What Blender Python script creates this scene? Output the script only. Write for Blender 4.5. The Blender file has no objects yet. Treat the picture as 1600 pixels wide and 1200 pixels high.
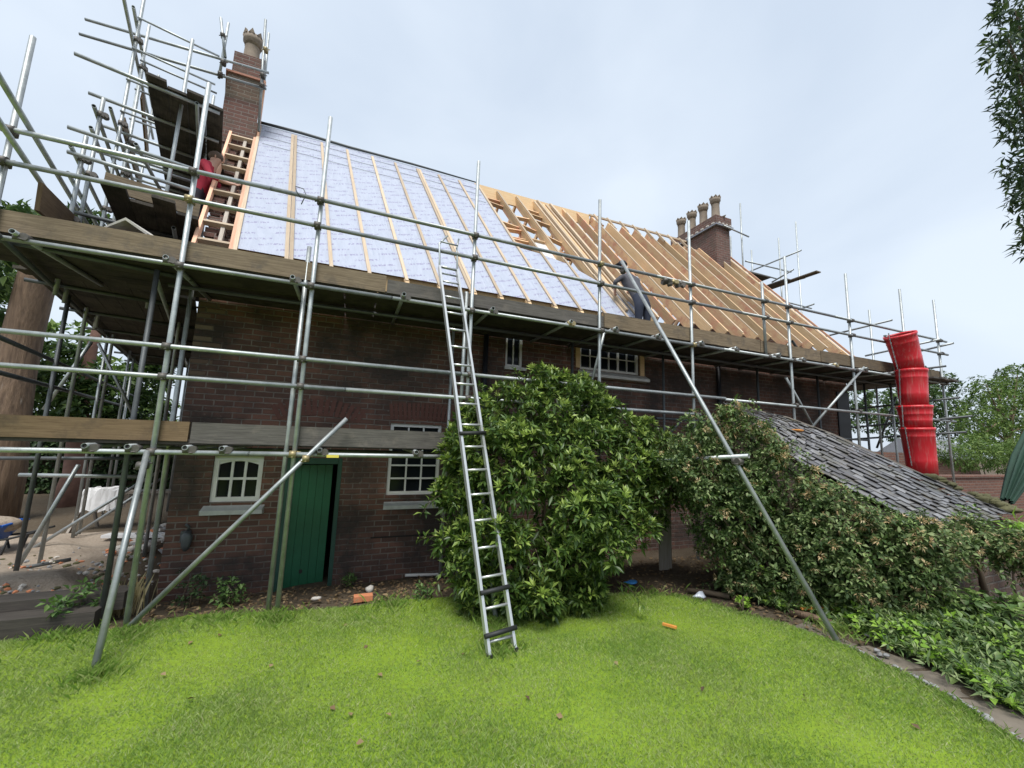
import bpy, bmesh, math, random
import numpy as np
from mathutils import Vector, Matrix, Quaternion
random.seed(7); rng = np.random.default_rng(11)
C = bpy.context.scene.collection
PI = math.pi
LIFT = 2.0            # everything is measured from the eye and raised by this much at the end
V = Vector
# ------------------------------------------------------------------ camera model used for measuring
F = 626.0
XA = V((1585, 140, 626)).normalized(); UA = V((137, -4600, 626)).normalized()
YA = XA.cross(UA)
if YA.z < 0: YA = -YA
YA.normalize(); ZA = XA.cross(YA)
if ZA.y > 0: ZA = -ZA
ZA.normalize()
def ray(px, py):
    c = V((px - 800, py - 600, F)); return V((XA.dot(c), YA.dot(c), ZA.dot(c)))
def atY(px, py, Y): r = ray(px, py); return r * (Y / r.y)
def atX(px, py, X): r = ray(px, py); return r * (X / r.x)
def atZ(px, py, z): r = ray(px, py); return r * (z / r.z)
CORNER = V((-2.1, 6.65, 0)); SK = V((-.259, .966, 0)); SN = V((-.966, -.259, 0))   # skewed gable line
def atG(px, py, w): r = ray(px, py); return r * ((w + CORNER.dot(SN)) / r.dot(SN))
def G(s, w, z): p = CORNER + SK * s + SN * w; return V((p.x, p.y, z))
def fwd(p): return XA.z * p.x + YA.z * p.y + ZA.z * p.z      # distance along the viewing axis
R0 = 6.4; RZ = 2.55; RUN = 3.2; RISE = 4.18; RSK = -.69
def roof(u, v, d=0.0):      # point on the front roof slope; d = height off the slope
    return V((u + RSK * v, R0 + RUN * v, RZ + RISE * v)) + V((0, -.794, .608)) * d
def roof_back(u, v, d=0.0):
    return V((u + RSK * (2 - v), R0 + RUN * (2 - v), RZ + RISE * v)) + V((0, .794, .608)) * d

# ------------------------------------------------------------------ materials
MATS = {}
class NT:
    def __init__(s, name):
        s.m = bpy.data.materials.new(name); s.m.use_nodes = True; s.t = s.m.node_tree; s.n = s.t.nodes; s.l = s.t.links
        s.b = s.n['Principled BSDF']; s.x = None
    def node(s, typ, **kw):
        n = s.n.new(typ)
        for k, v in kw.items():
            if k in n.inputs: n.inputs[k].default_value = v
            else: setattr(n, k, v)
        return n
    def link(s, a, b): s.l.new(a, b)
    def coord(s, kind='Object', scale=(1, 1, 1), rot=(0, 0, 0)):
        tc = s.node('ShaderNodeTexCoord'); mp = s.node('ShaderNodeMapping')
        mp.inputs['Scale'].default_value = scale; mp.inputs['Rotation'].default_value = rot
        s.link(tc.outputs[kind], mp.inputs[0]); return mp.outputs[0]
    def noise(s, vec, scale, detail=4, rough=.55, dist=0):
        n = s.node('ShaderNodeTexNoise'); n.inputs['Scale'].default_value = scale; n.inputs['Detail'].default_value = detail
        n.inputs['Roughness'].default_value = rough; n.inputs['Distortion'].default_value = dist
        if vec is not None: s.link(vec, n.inputs['Vector'])
        return n.outputs['Fac']
    def ramp(s, fac, stops):
        n = s.node('ShaderNodeValToRGB'); e = n.color_ramp.elements
        while len(e) < len(stops): e.new(.5)
        for i, (p, c) in enumerate(stops):
            e[i].position = p; e[i].color = (*c, 1) if len(c) == 3 else c
        s.link(fac, n.inputs[0]); return n.outputs[0]
    def mix(s, fac, a, b, mode='MIX'):
        n = s.node('ShaderNodeMix', data_type='RGBA', blend_type=mode)
        for sock, v in ((n.inputs[0], fac), (n.inputs[6], a), (n.inputs[7], b)):
            if isinstance(v, (int, float)): sock.default_value = v
            elif isinstance(v, tuple): sock.default_value = (*v, 1) if len(v) == 3 else v
            else: s.link(v, sock)
        return n.outputs[2]
    def math(s, op, a, b=None, c=None):
        n = s.node('ShaderNodeMath', operation=op)
        for i, v in enumerate((a, b, c)):
            if v is None: continue
            if isinstance(v, (int, float)): n.inputs[i].default_value = v
            else: s.link(v, n.inputs[i])
        return n.outputs[0]
    def out(s, col=None, rough=.7, metal=0, bump=None, bstr=.4, bdist=.01, spec=None, trans=None):
        b = s.b
        if col is not None:
            if isinstance(col, tuple): b.inputs['Base Color'].default_value = (*col, 1)
            else: s.link(col, b.inputs['Base Color'])
        if isinstance(rough, (int, float)): b.inputs['Roughness'].default_value = rough
        else: s.link(rough, b.inputs['Roughness'])
        b.inputs['Metallic'].default_value = metal
        if spec is not None: b.inputs['Specular IOR Level'].default_value = spec
        if bump is not None:
            n = s.node('ShaderNodeBump'); n.inputs['Strength'].default_value = bstr; n.inputs['Distance'].default_value = bdist
            s.link(bump, n.inputs['Height']); s.link(n.outputs[0], b.inputs['Normal'])
        return s.m

def brick_mat(name, c1, c2, mortar, soot=None, lichen=None, w=.235, h=.081):
    n = NT(name); uv = n.coord('UV'); ob = n.coord('Object')
    wob = n.noise(ob, 3.0, 2); 
    add = n.node('ShaderNodeVectorMath', operation='MULTIPLY_ADD')
    n.link(wob, add.inputs[0]); add.inputs[1].default_value = (.012, .02, 0); n.link(uv, add.inputs[2])
    bt = n.node('ShaderNodeTexBrick'); n.link(add.outputs[0], bt.inputs['Vector'])
    bt.inputs['Scale'].default_value = 1; bt.inputs['Brick Width'].default_value = w; bt.inputs['Row Height'].default_value = h
    bt.inputs['Mortar Size'].default_value = .0105; bt.inputs['Mortar Smooth'].default_value = .35; bt.inputs['Bias'].default_value = -.1
    bt.inputs['Color1'].default_value = (*c1, 1); bt.inputs['Color2'].default_value = (*c2, 1); bt.inputs['Mortar'].default_value = (*mortar, 1)
    fine = n.noise(ob, 55, 4, .7); col = n.mix(n.math('MULTIPLY', fine, .6), bt.outputs['Color'], (c1[0]*.45, c1[1]*.5, c1[2]*.55))
    big = n.noise(ob, .75, 6, .68)
    if soot: col = n.mix(n.ramp(big, [(.44, (0, 0, 0)), (.60, (.9, .9, .9))]), col, soot)
    if lichen:
        b2 = n.noise(ob, 2.3, 6, .7); col = n.mix(n.ramp(b2, [(.5, (0, 0, 0)), (.66, (.75, .75, .75))]), col, lichen)
    sp = n.noise(ob, 16, 3); col = n.mix(n.ramp(sp, [(.66, (0, 0, 0)), (.74, (.45, .45, .45))]), col, (.34, .31, .28))
    hgt = n.math('ADD', n.math('MULTIPLY', bt.outputs['Fac'], -1.0), n.math('MULTIPLY', fine, .5))
    return n.out(col, .9, bump=hgt, bstr=1.0, bdist=.016, spec=.25)
def wood_mat(name, a, b, stain=None, sc=1.0, rough=.8, knots=False, thr=.55):
    n = NT(name); uv = n.coord('UV', (1.3*sc, 26*sc, 1)); ob = n.coord('Object')
    oi = n.node('ShaderNodeObjectInfo')
    ad = n.node('ShaderNodeVectorMath', operation='MULTIPLY_ADD'); n.link(oi.outputs['Random'], ad.inputs[0]); ad.inputs[1].default_value = (17, 31, 9); n.link(uv, ad.inputs[2])
    g = n.noise(ad.outputs[0], 3.0, 6, .65, .6); col = n.ramp(g, [(.32, a), (.68, b)])
    hv = n.node('ShaderNodeHueSaturation'); n.link(col, hv.inputs['Color']); n.link(n.math('MULTIPLY_ADD', oi.outputs['Random'], .5, .75), hv.inputs['Value']); col = hv.outputs[0]
    if stain:
        st = n.noise(ob, 3.5, 5, .7); col = n.mix(n.ramp(st, [(thr-.1, (0, 0, 0)), (thr+.1, (.9, .9, .9))]), col, stain)
    return n.out(col, rough, bump=g, bstr=.25, bdist=.004, spec=.3)
def leaf_mat(name, dark, mid, light, rough=.45, transl=.25, big=None):
    n = NT(name); ge = n.node('ShaderNodeNewGeometry')
    col = n.ramp(ge.outputs['Random Per Island'], [(0, dark), (.55, mid), (1, light)])
    if big:
        nz = n.noise(n.coord('Object'), big[0], 3); col = n.mix(n.ramp(nz, [(.4, (0, 0, 0)), (.62, (.8, .8, .8))]), col, big[1])
    m = n.out(col, rough, spec=.4)
    n.b.inputs['Subsurface Weight'].default_value = 0
    tr = n.node('ShaderNodeBsdfTranslucent'); n.link(col, tr.inputs['Color'])
    ms = n.node('ShaderNodeMixShader'); ms.inputs[0].default_value = transl
    o = n.n['Material Output']; n.link(n.b.outputs[0], ms.inputs[1]); n.link(tr.outputs[0], ms.inputs[2]); n.link(ms.outputs[0], o.inputs['Surface'])
    return m
def flat_mat(name, c, rough=.6, metal=0, var=.25, sc=9, bs=.1, spec=None):
    n = NT(name); ob = n.coord('Object'); f = n.noise(ob, sc, 5, .65)
    col = n.mix(f, tuple(x*(1-var) for x in c), tuple(min(1, x*(1+var)) for x in c))
    return n.out(col, rough, metal, bump=f, bstr=bs, bdist=.005, spec=spec)

M = {}
M['brick'] = brick_mat('brick_house', (.25, .125, .09), (.115, .07, .057), (.31, .27, .23), soot=(.055, .046, .042))
M['arch_brick'] = flat_mat('brick_arch', (.15, .068, .052), .9, var=.4, sc=14, bs=.5)
M['brick_chim_low'] = brick_mat('brick_chimney', (.235, .125, .10), (.15, .085, .07), (.30, .26, .23), lichen=(.13, .105, .085))
M['brick_chim_up'] = brick_mat('brick_lichen', (.23, .15, .11), (.13, .10, .08), (.34, .30, .25), lichen=(.15, .135, .10))
M['brick_shed'] = brick_mat('brick_shed', (.17, .11, .085), (.12, .085, .07), (.2, .18, .16), lichen=(.07, .075, .045))
M['brick_wall'] = brick_mat('brick_garden', (.25, .12, .085), (.18, .09, .07), (.28, .24, .2))
M['brick_pale'] = brick_mat('brick_pale', (.25, .19, .13), (.15, .09, .065), (.16, .135, .115))
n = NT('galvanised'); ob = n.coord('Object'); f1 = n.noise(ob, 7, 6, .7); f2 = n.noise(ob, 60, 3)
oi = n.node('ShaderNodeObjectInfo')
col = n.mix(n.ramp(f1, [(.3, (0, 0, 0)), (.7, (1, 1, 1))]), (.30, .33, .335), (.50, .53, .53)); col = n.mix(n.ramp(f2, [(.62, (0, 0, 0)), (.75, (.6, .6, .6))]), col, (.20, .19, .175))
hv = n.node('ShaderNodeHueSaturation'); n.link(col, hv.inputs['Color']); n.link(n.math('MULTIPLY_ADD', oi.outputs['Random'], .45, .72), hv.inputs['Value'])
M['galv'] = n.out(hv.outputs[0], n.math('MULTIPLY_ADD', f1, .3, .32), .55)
M['coupler'] = flat_mat('coupler_steel', (.13, .12, .11), .6, .5, .4, 30)
M['coupler_br'] = flat_mat('coupler_brass', (.35, .29, .16), .5, .6, .3, 30)
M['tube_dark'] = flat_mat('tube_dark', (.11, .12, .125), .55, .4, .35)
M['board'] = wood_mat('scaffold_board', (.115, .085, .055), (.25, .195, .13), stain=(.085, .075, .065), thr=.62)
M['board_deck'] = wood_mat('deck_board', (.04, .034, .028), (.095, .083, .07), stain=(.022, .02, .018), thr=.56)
M['board_lt'] = wood_mat('board_light', (.12, .078, .044), (.225, .155, .09), stain=(.09, .065, .045), thr=.64)
M['board_dk'] = wood_mat('board_dark', (.06, .055, .05), (.13, .12, .108), stain=(.19, .165, .14), thr=.66)
M['timber'] = wood_mat('new_timber', (.65, .44, .24), (.82, .61, .37), sc=.8, rough=.7)
M['timber_rd'] = wood_mat('marked_timber', (.64, .415, .225), (.82, .60, .365), stain=(.66, .31, .21), sc=.8, rough=.7, thr=.555)
M['timber_pk'] = wood_mat('pink_timber', (.68, .36, .23), (.83, .52, .36), sc=.8, rough=.7)
M['timber_pale'] = wood_mat('pale_timber', (.44, .335, .23), (.60, .485, .35), sc=.8, rough=.7)
M['fascia'] = wood_mat('fascia', (.36, .25, .13), (.50, .37, .2), rough=.8)
M['sleeper'] = wood_mat('sleeper', (.05, .045, .04), (.115, .10, .085), rough=.8)
M['rust_timber'] = wood_mat('old_timber', (.28, .24, .20), (.42, .38, .33), rough=.85)
# membrane: blue-white sheet with faint slanted rows of printed word-like marks
n = NT('membrane'); uv = n.coord('UV')
sep = n.node('ShaderNodeSeparateXYZ'); n.link(uv, sep.inputs[0])
ux = sep.outputs[0]; vy = n.math('ADD', sep.outputs[1], n.math('MULTIPLY', ux, -.42))
row = n.math('FLOOR', n.math('DIVIDE', vy, .17)); fr = n.math('FRACT', n.math('DIVIDE', vy, .17))
xs = n.math('ADD', n.math('DIVIDE', ux, .62), n.math('MULTIPLY', row, .37)); fx = n.math('FRACT', xs)
band = n.math('MULTIPLY', n.math('GREATER_THAN', fr, .30), n.math('LESS_THAN', fr, .58))
word = n.math('MULTIPLY', n.math('GREATER_THAN', fx, .18), n.math('LESS_THAN', fx, .82))
letters = n.math('GREATER_THAN', n.noise(n.coord('UV', (34, 18, 1)), 1.0, 2), .5)
ink = n.math('MULTIPLY', n.math('MULTIPLY', band, word), letters)
wr = n.noise(n.coord('UV', (6, 1.2, 1)), 2.2, 5, .6)
base = n.mix(wr, (.34, .375, .465), (.485, .52, .61)); col = n.mix(n.math('MULTIPLY', ink, .68), base, (.20, .17, .32))
M['membrane'] = n.out(col, .42, bump=wr, bstr=.6, bdist=.05, spec=.35)
M['green'] = flat_mat('green_paint', (.014, .115, .055), .42, 0, .22, 5, .12)
M['green_dk'] = flat_mat('green_frame', (.02, .07, .05), .5, 0, .25, 6)
M['white'] = flat_mat('white_paint', (.76, .76, .74), .5, 0, .14, 6, .1)
M['white_lead'] = flat_mat('white_sill', (.6, .6, .58), .6, 0, .28, 9, .25)
n = NT('window_glass'); n.out((.012, .015, .018), .08); n.b.inputs['Specular IOR Level'].default_value = .16; M['glass'] = n.m
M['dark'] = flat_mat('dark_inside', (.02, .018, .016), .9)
M['alu'] = flat_mat('aluminium', (.62, .63, .63), .35, .7, .12, 14)
M['rubber'] = flat_mat('black_rubber', (.018, .019, .02), .6)
n = NT('red_plastic'); ob = n.coord('Object'); f = n.noise(ob, 2.6, 5, .6); f2 = n.noise(n.coord('Object', (14, 14, 1.2)), 2, 4, .6)
col = n.mix(f, (.50, .012, .022), (.68, .03, .04)); col = n.mix(n.ramp(f2, [(.5, (0, 0, 0)), (.7, (.55, .55, .55))]), col, (.50, .20, .18))
M['red'] = n.out(col, .38, spec=.5)
M['slate'] = None
n = NT('slate'); ge = n.node('ShaderNodeNewGeometry'); ob = n.coord('Object'); f = n.noise(ob, 9, 5, .7)
col = n.ramp(ge.outputs['Random Per Island'], [(0, (.095, .093, .096)), (.5, (.165, .163, .17)), (1, (.27, .268, .275))])
col = n.mix(n.ramp(f, [(.5, (0, 0, 0)), (.68, (.7, .7, .7))]), col, (.135, .115, .075)); mo = n.noise(ob, 2.6, 6, .7); col = n.mix(n.ramp(mo, [(.52, (0, 0, 0)), (.66, (.8, .8, .8))]), col, (.10, .095, .05)); M['slate'] = n.out(col, .42, bump=f, bstr=.3, bdist=.006, spec=.5)
M['stone'] = flat_mat('flagstone', (.165, .14, .11), .88, 0, .35, 6, .5)
M['pebble'] = flat_mat('grey_stone', (.26, .26, .26), .8, 0, .4, 16, .4)
M['pale_stone'] = flat_mat('pale_stone', (.55, .52, .47), .85, 0, .25, 16, .4)
M['terracotta'] = flat_mat('terracotta', (.55, .21, .10), .8, 0, .25, 14, .3)
M['tile_pink'] = flat_mat('pink_tile', (.42, .20, .14), .8, 0, .3, 14, .3)
M['pot'] = flat_mat('chimney_pot', (.235, .19, .145), .85, 0, .45, 12, .5)
M['pot_pale'] = flat_mat('weathered_pot', (.30, .265, .19), .88, 0, .5, 10, .6)
M['lead'] = flat_mat('lead_sheet', (.24, .25, .28), .5, .2, .25, 8)
M['mortar'] = flat_mat('mortar_cap', (.42, .38, .32), .9, 0, .25, 20, .5)
M['bark'] = None
n = NT('bark'); ob = n.coord('Object', (9, 9, .8)); f = n.noise(ob, 1.6, 6, .7); f3 = n.noise(n.coord('Object', (5, 5, .5)), 1.2, 4)
col = n.ramp(f, [(.3, (.075, .047, .03)), (.6, (.21, .14, .09)), (.8, (.30, .22, .15))]); col = n.mix(n.ramp(f3, [(.66, (0, 0, 0)), (.72, (.6, .6, .6))]), col, (.42, .38, .33))
M['bark'] = n.out(col, .75, bump=f, bstr=.9, bdist=.04)
M['bark_red'] = flat_mat('pinkish_bark', (.19, .105, .08), .9, 0, .5, 7, .9)
M['twig'] = flat_mat('twig', (.10, .075, .05), .9, 0, .3, 20)
M['rhodo'] = leaf_mat('rhododendron_leaf', (.034, .07, .016), (.082, .148, .03), (.21, .29, .06), .4, .2)
M['rhodo_new_lit'] = leaf_mat('young_lit_leaf', (.24, .36, .06), (.32, .43, .09), (.40, .48, .14), .42, .3)  # pale young leaves whose colour also paints the lit lobe tops
M['climb'] = leaf_mat('climber_leaf', (.04, .08, .026), (.115, .18, .055), (.30, .37, .16), .55, .25)
M['flower'] = leaf_mat('honeysuckle_flower', (.52, .34, .17), (.66, .50, .28), (.78, .66, .42), .6, .3)
M['ivy'] = leaf_mat('ivy_leaf', (.035, .075, .022), (.115, .20, .045), (.27, .37, .12), .45, .22)
M['laurel'] = leaf_mat('laurel_leaf', (.018, .04, .018), (.04, .075, .03), (.11, .17, .05), .4, .2)
M['tree_a'] = leaf_mat('fresh_tree_leaf', (.06, .12, .022), (.115, .195, .04), (.20, .28, .07), .55, .3)
M['tree_b'] = leaf_mat('dark_tree_leaf', (.03, .065, .02), (.06, .115, .03), (.13, .2, .05), .55, .3)
M['hedge'] = leaf_mat('hedge_leaf', (.02, .045, .016), (.04, .08, .025), (.08, .13, .04), .6, .2)
M['weed'] = leaf_mat('weed_leaf', (.045, .10, .025), (.085, .17, .04), (.16, .25, .07), .5, .25)
M['bright'] = leaf_mat('bright_leaf', (.16, .32, .03), (.24, .42, .05), (.34, .50, .09), .4, .35)
M['grass'] = leaf_mat('grass_blade', (.225, .375, .045), (.33, .48, .07), (.50, .59, .19), .6, .35, big=(2.2, (.22, .38, .04)))
def grass_mat():
    n = NT('grass_blade'); ge = n.node('ShaderNodeNewGeometry'); ob = n.coord('Object')
    col = n.ramp(ge.outputs['Random Per Island'], [(0, (.21, .335, .065)), (.55, (.31, .43, .11)), (.9, (.46, .53, .25)), (1, (.50, .47, .27))])
    a = n.noise(ob, 2.4, 4, .6); b = n.noise(ob, .9, 3, .6); c = n.noise(n.coord('Object', (1, 1.6, 1)), 5.5, 4, .65)
    col = n.mix(n.ramp(a, [(.42, (0, 0, 0)), (.64, (.65, .65, .65))]), col, (.205, .345, .055))
    col = n.mix(n.ramp(b, [(.5, (0, 0, 0)), (.7, (.45, .45, .45))]), col, (.38, .45, .15))
    col = n.mix(n.ramp(c, [(.58, (0, 0, 0)), (.74, (.7, .7, .7))]), col, (.42, .42, .17))
    m = n.out(col, .6, spec=.35)
    tr = n.node('ShaderNodeBsdfTranslucent'); n.link(col, tr.inputs['Color']); ms = n.node('ShaderNodeMixShader'); ms.inputs[0].default_value = .33
    n.link(n.b.outputs[0], ms.inputs[1]); n.link(tr.outputs[0], ms.inputs[2]); n.link(ms.outputs[0], n.n['Material Output'].inputs['Surface']); return m
M['grass'] = grass_mat()
M['grass_tall'] = leaf_mat('tall_grass', (.13, .24, .035), (.22, .35, .06), (.36, .42, .15), .6, .3)
M['straw'] = leaf_mat('dry_grass', (.35, .30, .14), (.45, .38, .2), (.5, .45, .28), .7, .2)
M['litter'] = leaf_mat('leaf_litter', (.09, .06, .035), (.17, .11, .055), (.30, .22, .12), .8, .1)
def soil(name, a, b, c):
    n = NT(name); ob = n.coord('Object'); f = n.noise(ob, 1.3, 6, .7); g = n.noise(ob, 22, 5, .75)
    col = n.mix(f, a, b); col = n.mix(n.ramp(g, [(.5, (0, 0, 0)), (.7, (.8, .8, .8))]), col, c)
    return n.out(col, .95, bump=g, bstr=.8, bdist=.03, spec=.15)
M['soil'] = soil('soil', (.075, .058, .04), (.13, .10, .07), (.17, .15, .11))
M['sand'] = soil('sand', (.26, .20, .15), (.50, .43, .35), (.21, .165, .125))
M['yard'] = soil('yard', (.20, .17, .13), (.28, .24, .18), (.11, .12, .06))
n = NT('lawn_base'); ob = n.coord('Object'); f = n.noise(ob, 1.4, 4); g = n.noise(ob, 40, 4)
col = n.mix(f, (.16, .25, .02), (.22, .32, .035)); col = n.mix(n.ramp(g, [(.45, (0, 0, 0)), (.7, (.6, .6, .6))]), col, (.13, .16, .03)); M['lawn'] = n.out(col, .95, spec=.1)
M['blue'] = flat_mat('blue_plastic', (.015, .10, .42), .4, 0, .15)
M['blue_lt'] = flat_mat('blue_rag', (.05, .25, .62), .6, 0, .3)
M['orange'] = flat_mat('orange_wood', (.68, .28, .06), .7, 0, .25)
M['plastic'] = flat_mat('clear_wrap', (.55, .60, .68), .25, 0, .35, 25, .6)
M['white_sheet'] = flat_mat('white_sheet', (.72, .72, .72), .6, 0, .15)
M['yellow'] = flat_mat('yellow_plastic', (.75, .62, .10), .4, 0, .15)
M['canvas'] = flat_mat('green_canvas', (.012, .045, .025), .7, 0, .35, 9, .3)
M['pvc'] = flat_mat('white_pvc', (.72, .71, .68), .4, 0, .1)
M['skin'] = flat_mat('skin', (.50, .29, .21), .55, 0, .1)
M['shirt_red'] = flat_mat('red_shirt', (.40, .025, .05), .85, 0, .25, 14)
M['trousers'] = flat_mat('dark_trousers', (.035, .03, .04), .85, 0, .3, 14)
M['jacket'] = flat_mat('charcoal_jacket', (.06, .06, .072), .85, 0, .35, 14)
M['denim'] = flat_mat('dark_denim', (.025, .032, .055), .9, 0, .35, 18, .3)
M['hair'] = flat_mat('brown_hair', (.10, .065, .045), .8, 0, .3, 40)
M['cap'] = flat_mat('dark_cap', (.018, .018, .022), .8)
M['moss'] = flat_mat('moss', (.11, .105, .05), .95, 0, .5, 20, .9)
M['roof_far'] = flat_mat('far_slates', (.30, .31, .34), .6, 0, .15, 6)
M['black_pipe'] = flat_mat('black_pipe', (.015, .016, .022), .5)
M['concrete'] = flat_mat('concrete', (.30, .27, .23), .9, 0, .3, 9, .4)

# ------------------------------------------------------------------ mesh helpers
class MB:
    def __init__(s): s.bm = bmesh.new(); s.uv = s.bm.loops.layers.uv.new('UVMap'); s.done = set()
    def face(s, pts, mi=0, uvs=None):
        vs = [s.bm.verts.new(p) for p in pts]
        f = s.bm.faces.new(vs); f.material_index = mi
        if uvs:
            for l, u in zip(f.loops, uvs): l[s.uv].uv = u
            s.done.add(f)
        return f
    def hexa(s, P, mi=0, uvf=None):       # 8 corners: bottom 4 then top 4
        vs = [s.bm.verts.new(p) for p in P]
        for idx in ((3, 2, 1, 0), (4, 5, 6, 7), (0, 1, 5, 4), (1, 2, 6, 5), (2, 3, 7, 6), (3, 0, 4, 7)):
            f = s.bm.faces.new([vs[i] for i in idx]); f.material_index = mi
            if uvf:
                for l, i in zip(f.loops, idx): l[s.uv].uv = uvf(i, idx)
                s.done.add(f)
    def box(s, c, size, mi=0, rot=None):
        c = V(c); h = V(size) * .5; P = []
        for z in (-1, 1):
            for x, y in ((-1, -1), (1, -1), (1, 1), (-1, 1)):
                p = V((x*h.x, y*h.y, z*h.z))
                if rot is not None: p = rot @ p
                P.append(c + p)
        s.hexa(P, mi)
    def bar(s, p, q, w, h, up=(0, 0, 1), mi=0):   # rectangular timber from p to q, grain UV along it; h along up
        p, q = V(p), V(q); d = (q - p); L = d.length; d.normalize(); up = V(up)
        sd = d.cross(up).normalized(); u2 = sd.cross(d).normalized()
        P = []; cs = [(-1, -1), (1, -1), (1, 1), (-1, 1)]
        for e in (p, q):
            for a, b in cs: P.append(e + sd * (a*w/2) + u2 * (b*h/2))
        per = [0, w, w+h, 2*w+h]; o = random.random()*7
        def uvf(i, idx):
            k = i % 4
            v = per[k]
            if set(k2 % 4 for k2 in idx) == {3, 0} and k == 0: v = 2*w+2*h
            if len(set(k2 % 4 for k2 in idx)) == 4: return (o + cs[k][1]*.02, cs[k][0]*w/2)
            return (o + (L if i > 3 else 0), v)
        s.hexa(P, mi, uvf)
    def tube(s, p, q, r=.026, seg=10, r2=None, mi=0, hollow=True):
        p, q = V(p), V(q); d = (q - p).normalized(); r2 = r if r2 is None else r2
        a = d.orthogonal().normalized(); b = d.cross(a)
        def ring(c, rr): return [s.bm.verts.new(c + (a*math.cos(t) + b*math.sin(t))*rr) for t in [2*PI*i/seg for i in range(seg)]]
        A, B = ring(p, r), ring(q, r2); fs = []
        for i in range(seg): fs.append(s.bm.faces.new((A[i], A[(i+1) % seg], B[(i+1) % seg], B[i])))
        for f in fs: f.smooth = True; f.material_index = mi
        if hollow:
            for rg, c, sg, rr in ((A, p, 1, r), (B, q, -1, r2)):
                I = ring(c, rr*.84); J = ring(c + d*sg*.12, rr*.84)
                for i in range(seg):
                    j = (i+1) % seg
                    q1 = (rg[i], I[i], I[j], rg[j]) if sg > 0 else (rg[j], I[j], I[i], rg[i])
                    q2 = (I[i], J[i], J[j], I[j]) if sg > 0 else (I[j], J[j], J[i], I[i])
                    s.bm.faces.new(q1).material_index = mi; s.bm.faces.new(q2).material_index = mi
                s.bm.faces.new(J if sg < 0 else J[::-1]).material_index = mi
        else:
            s.bm.faces.new(A[::-1]).material_index = mi; s.bm.faces.new(B).material_index = mi
    def path(s, pts, rad, seg=8, mi=0):
        pts = [V(p) for p in pts]; prev = None; rr = rad if isinstance(rad, (list, tuple)) else [rad]*len(pts)
        a = None
        for i, p in enumerate(pts):
            d = (pts[min(i+1, len(pts)-1)] - pts[max(i-1, 0)]).normalized()
            a = d.orthogonal().normalized() if a is None else (a - d*a.dot(d)).normalized()
            b = d.cross(a); R = [s.bm.verts.new(p + (a*math.cos(t)+b*math.sin(t))*rr[i]) for t in [2*PI*k/seg for k in range(seg)]]
            if prev:
                for k in range(seg):
                    f = s.bm.faces.new((prev[k], prev[(k+1) % seg], R[(k+1) % seg], R[k])); f.smooth = True; f.material_index = mi
            else: s.bm.faces.new(R[::-1]).material_index = mi
            prev = R
        s.bm.faces.new(prev).material_index = mi
    def lathe(s, base, prof, axis=(0, 0, 1), seg=20, mi=0, cap=True):
        base = V(base); d = V(axis).normalized(); a = d.orthogonal().normalized(); b = d.cross(a); prev = None; first = None
        for r, h in prof:
            R = [s.bm.verts.new(base + d*h + (a*math.cos(t)+b*math.sin(t))*r) for t in [2*PI*k/seg for k in range(seg)]]
            if prev:
                for k in range(seg):
                    f = s.bm.faces.new((prev[k], prev[(k+1) % seg], R[(k+1) % seg], R[k])); f.smooth = True; f.material_index = mi
            else: first = R
            prev = R
        if cap: s.bm.faces.new(first[::-1]).material_index = mi; s.bm.faces.new(prev).material_index = mi
    def prism(s, poly, off, mi=0):        # planar polygon pushed along off
        off = V(off); A = [s.bm.verts.new(p) for p in poly]; B = [s.bm.verts.new(V(p)+off) for p in poly]; k = len(poly)
        s.bm.faces.new(A).material_index = mi; s.bm.faces.new(B[::-1]).material_index = mi
        for i in range(k): s.bm.faces.new((A[(i+1) % k], A[i], B[i], B[(i+1) % k])).material_index = mi
    def blob(s, c, size, sub=2, jit=.18, mi=0):
        r = bmesh.ops.create_icosphere(s.bm, subdivisions=sub, radius=1)
        ph = random.random()*9
        for v in r['verts']:
            k = 1 + jit*(math.sin(v.co.x*3.1+ph)+math.sin(v.co.y*4.3+ph*2)+math.sin(v.co.z*3.7+ph*3))/2 + random.uniform(-jit, jit)*.3
            v.co = V((v.co.x*size[0]*k, v.co.y*size[1]*k, v.co.z*size[2]*k)) + V(c)
        for f in {f for v in r['verts'] for f in v.link_faces}: f.material_index = mi; f.smooth = sub > 1
ORG = {}
def org(o): return ORG.get(o.name, V((0, 0, 0))) if o else V((0, 0, 0))
def thing(name, label, cat, loc=(0, 0, 0), group=None):
    o = bpy.data.objects.new(name, None); C.objects.link(o); o.location = loc; o.empty_display_size = .2
    ORG[o.name] = V(loc); o['label'] = label; o['category'] = cat
    if group: o['group'] = group
    return o
def tag(o, label, cat, group=None):
    o['label'] = label; o['category'] = cat
    if group: o['group'] = group
    return o
def kind(o, k): o['kind'] = k; return o
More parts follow.
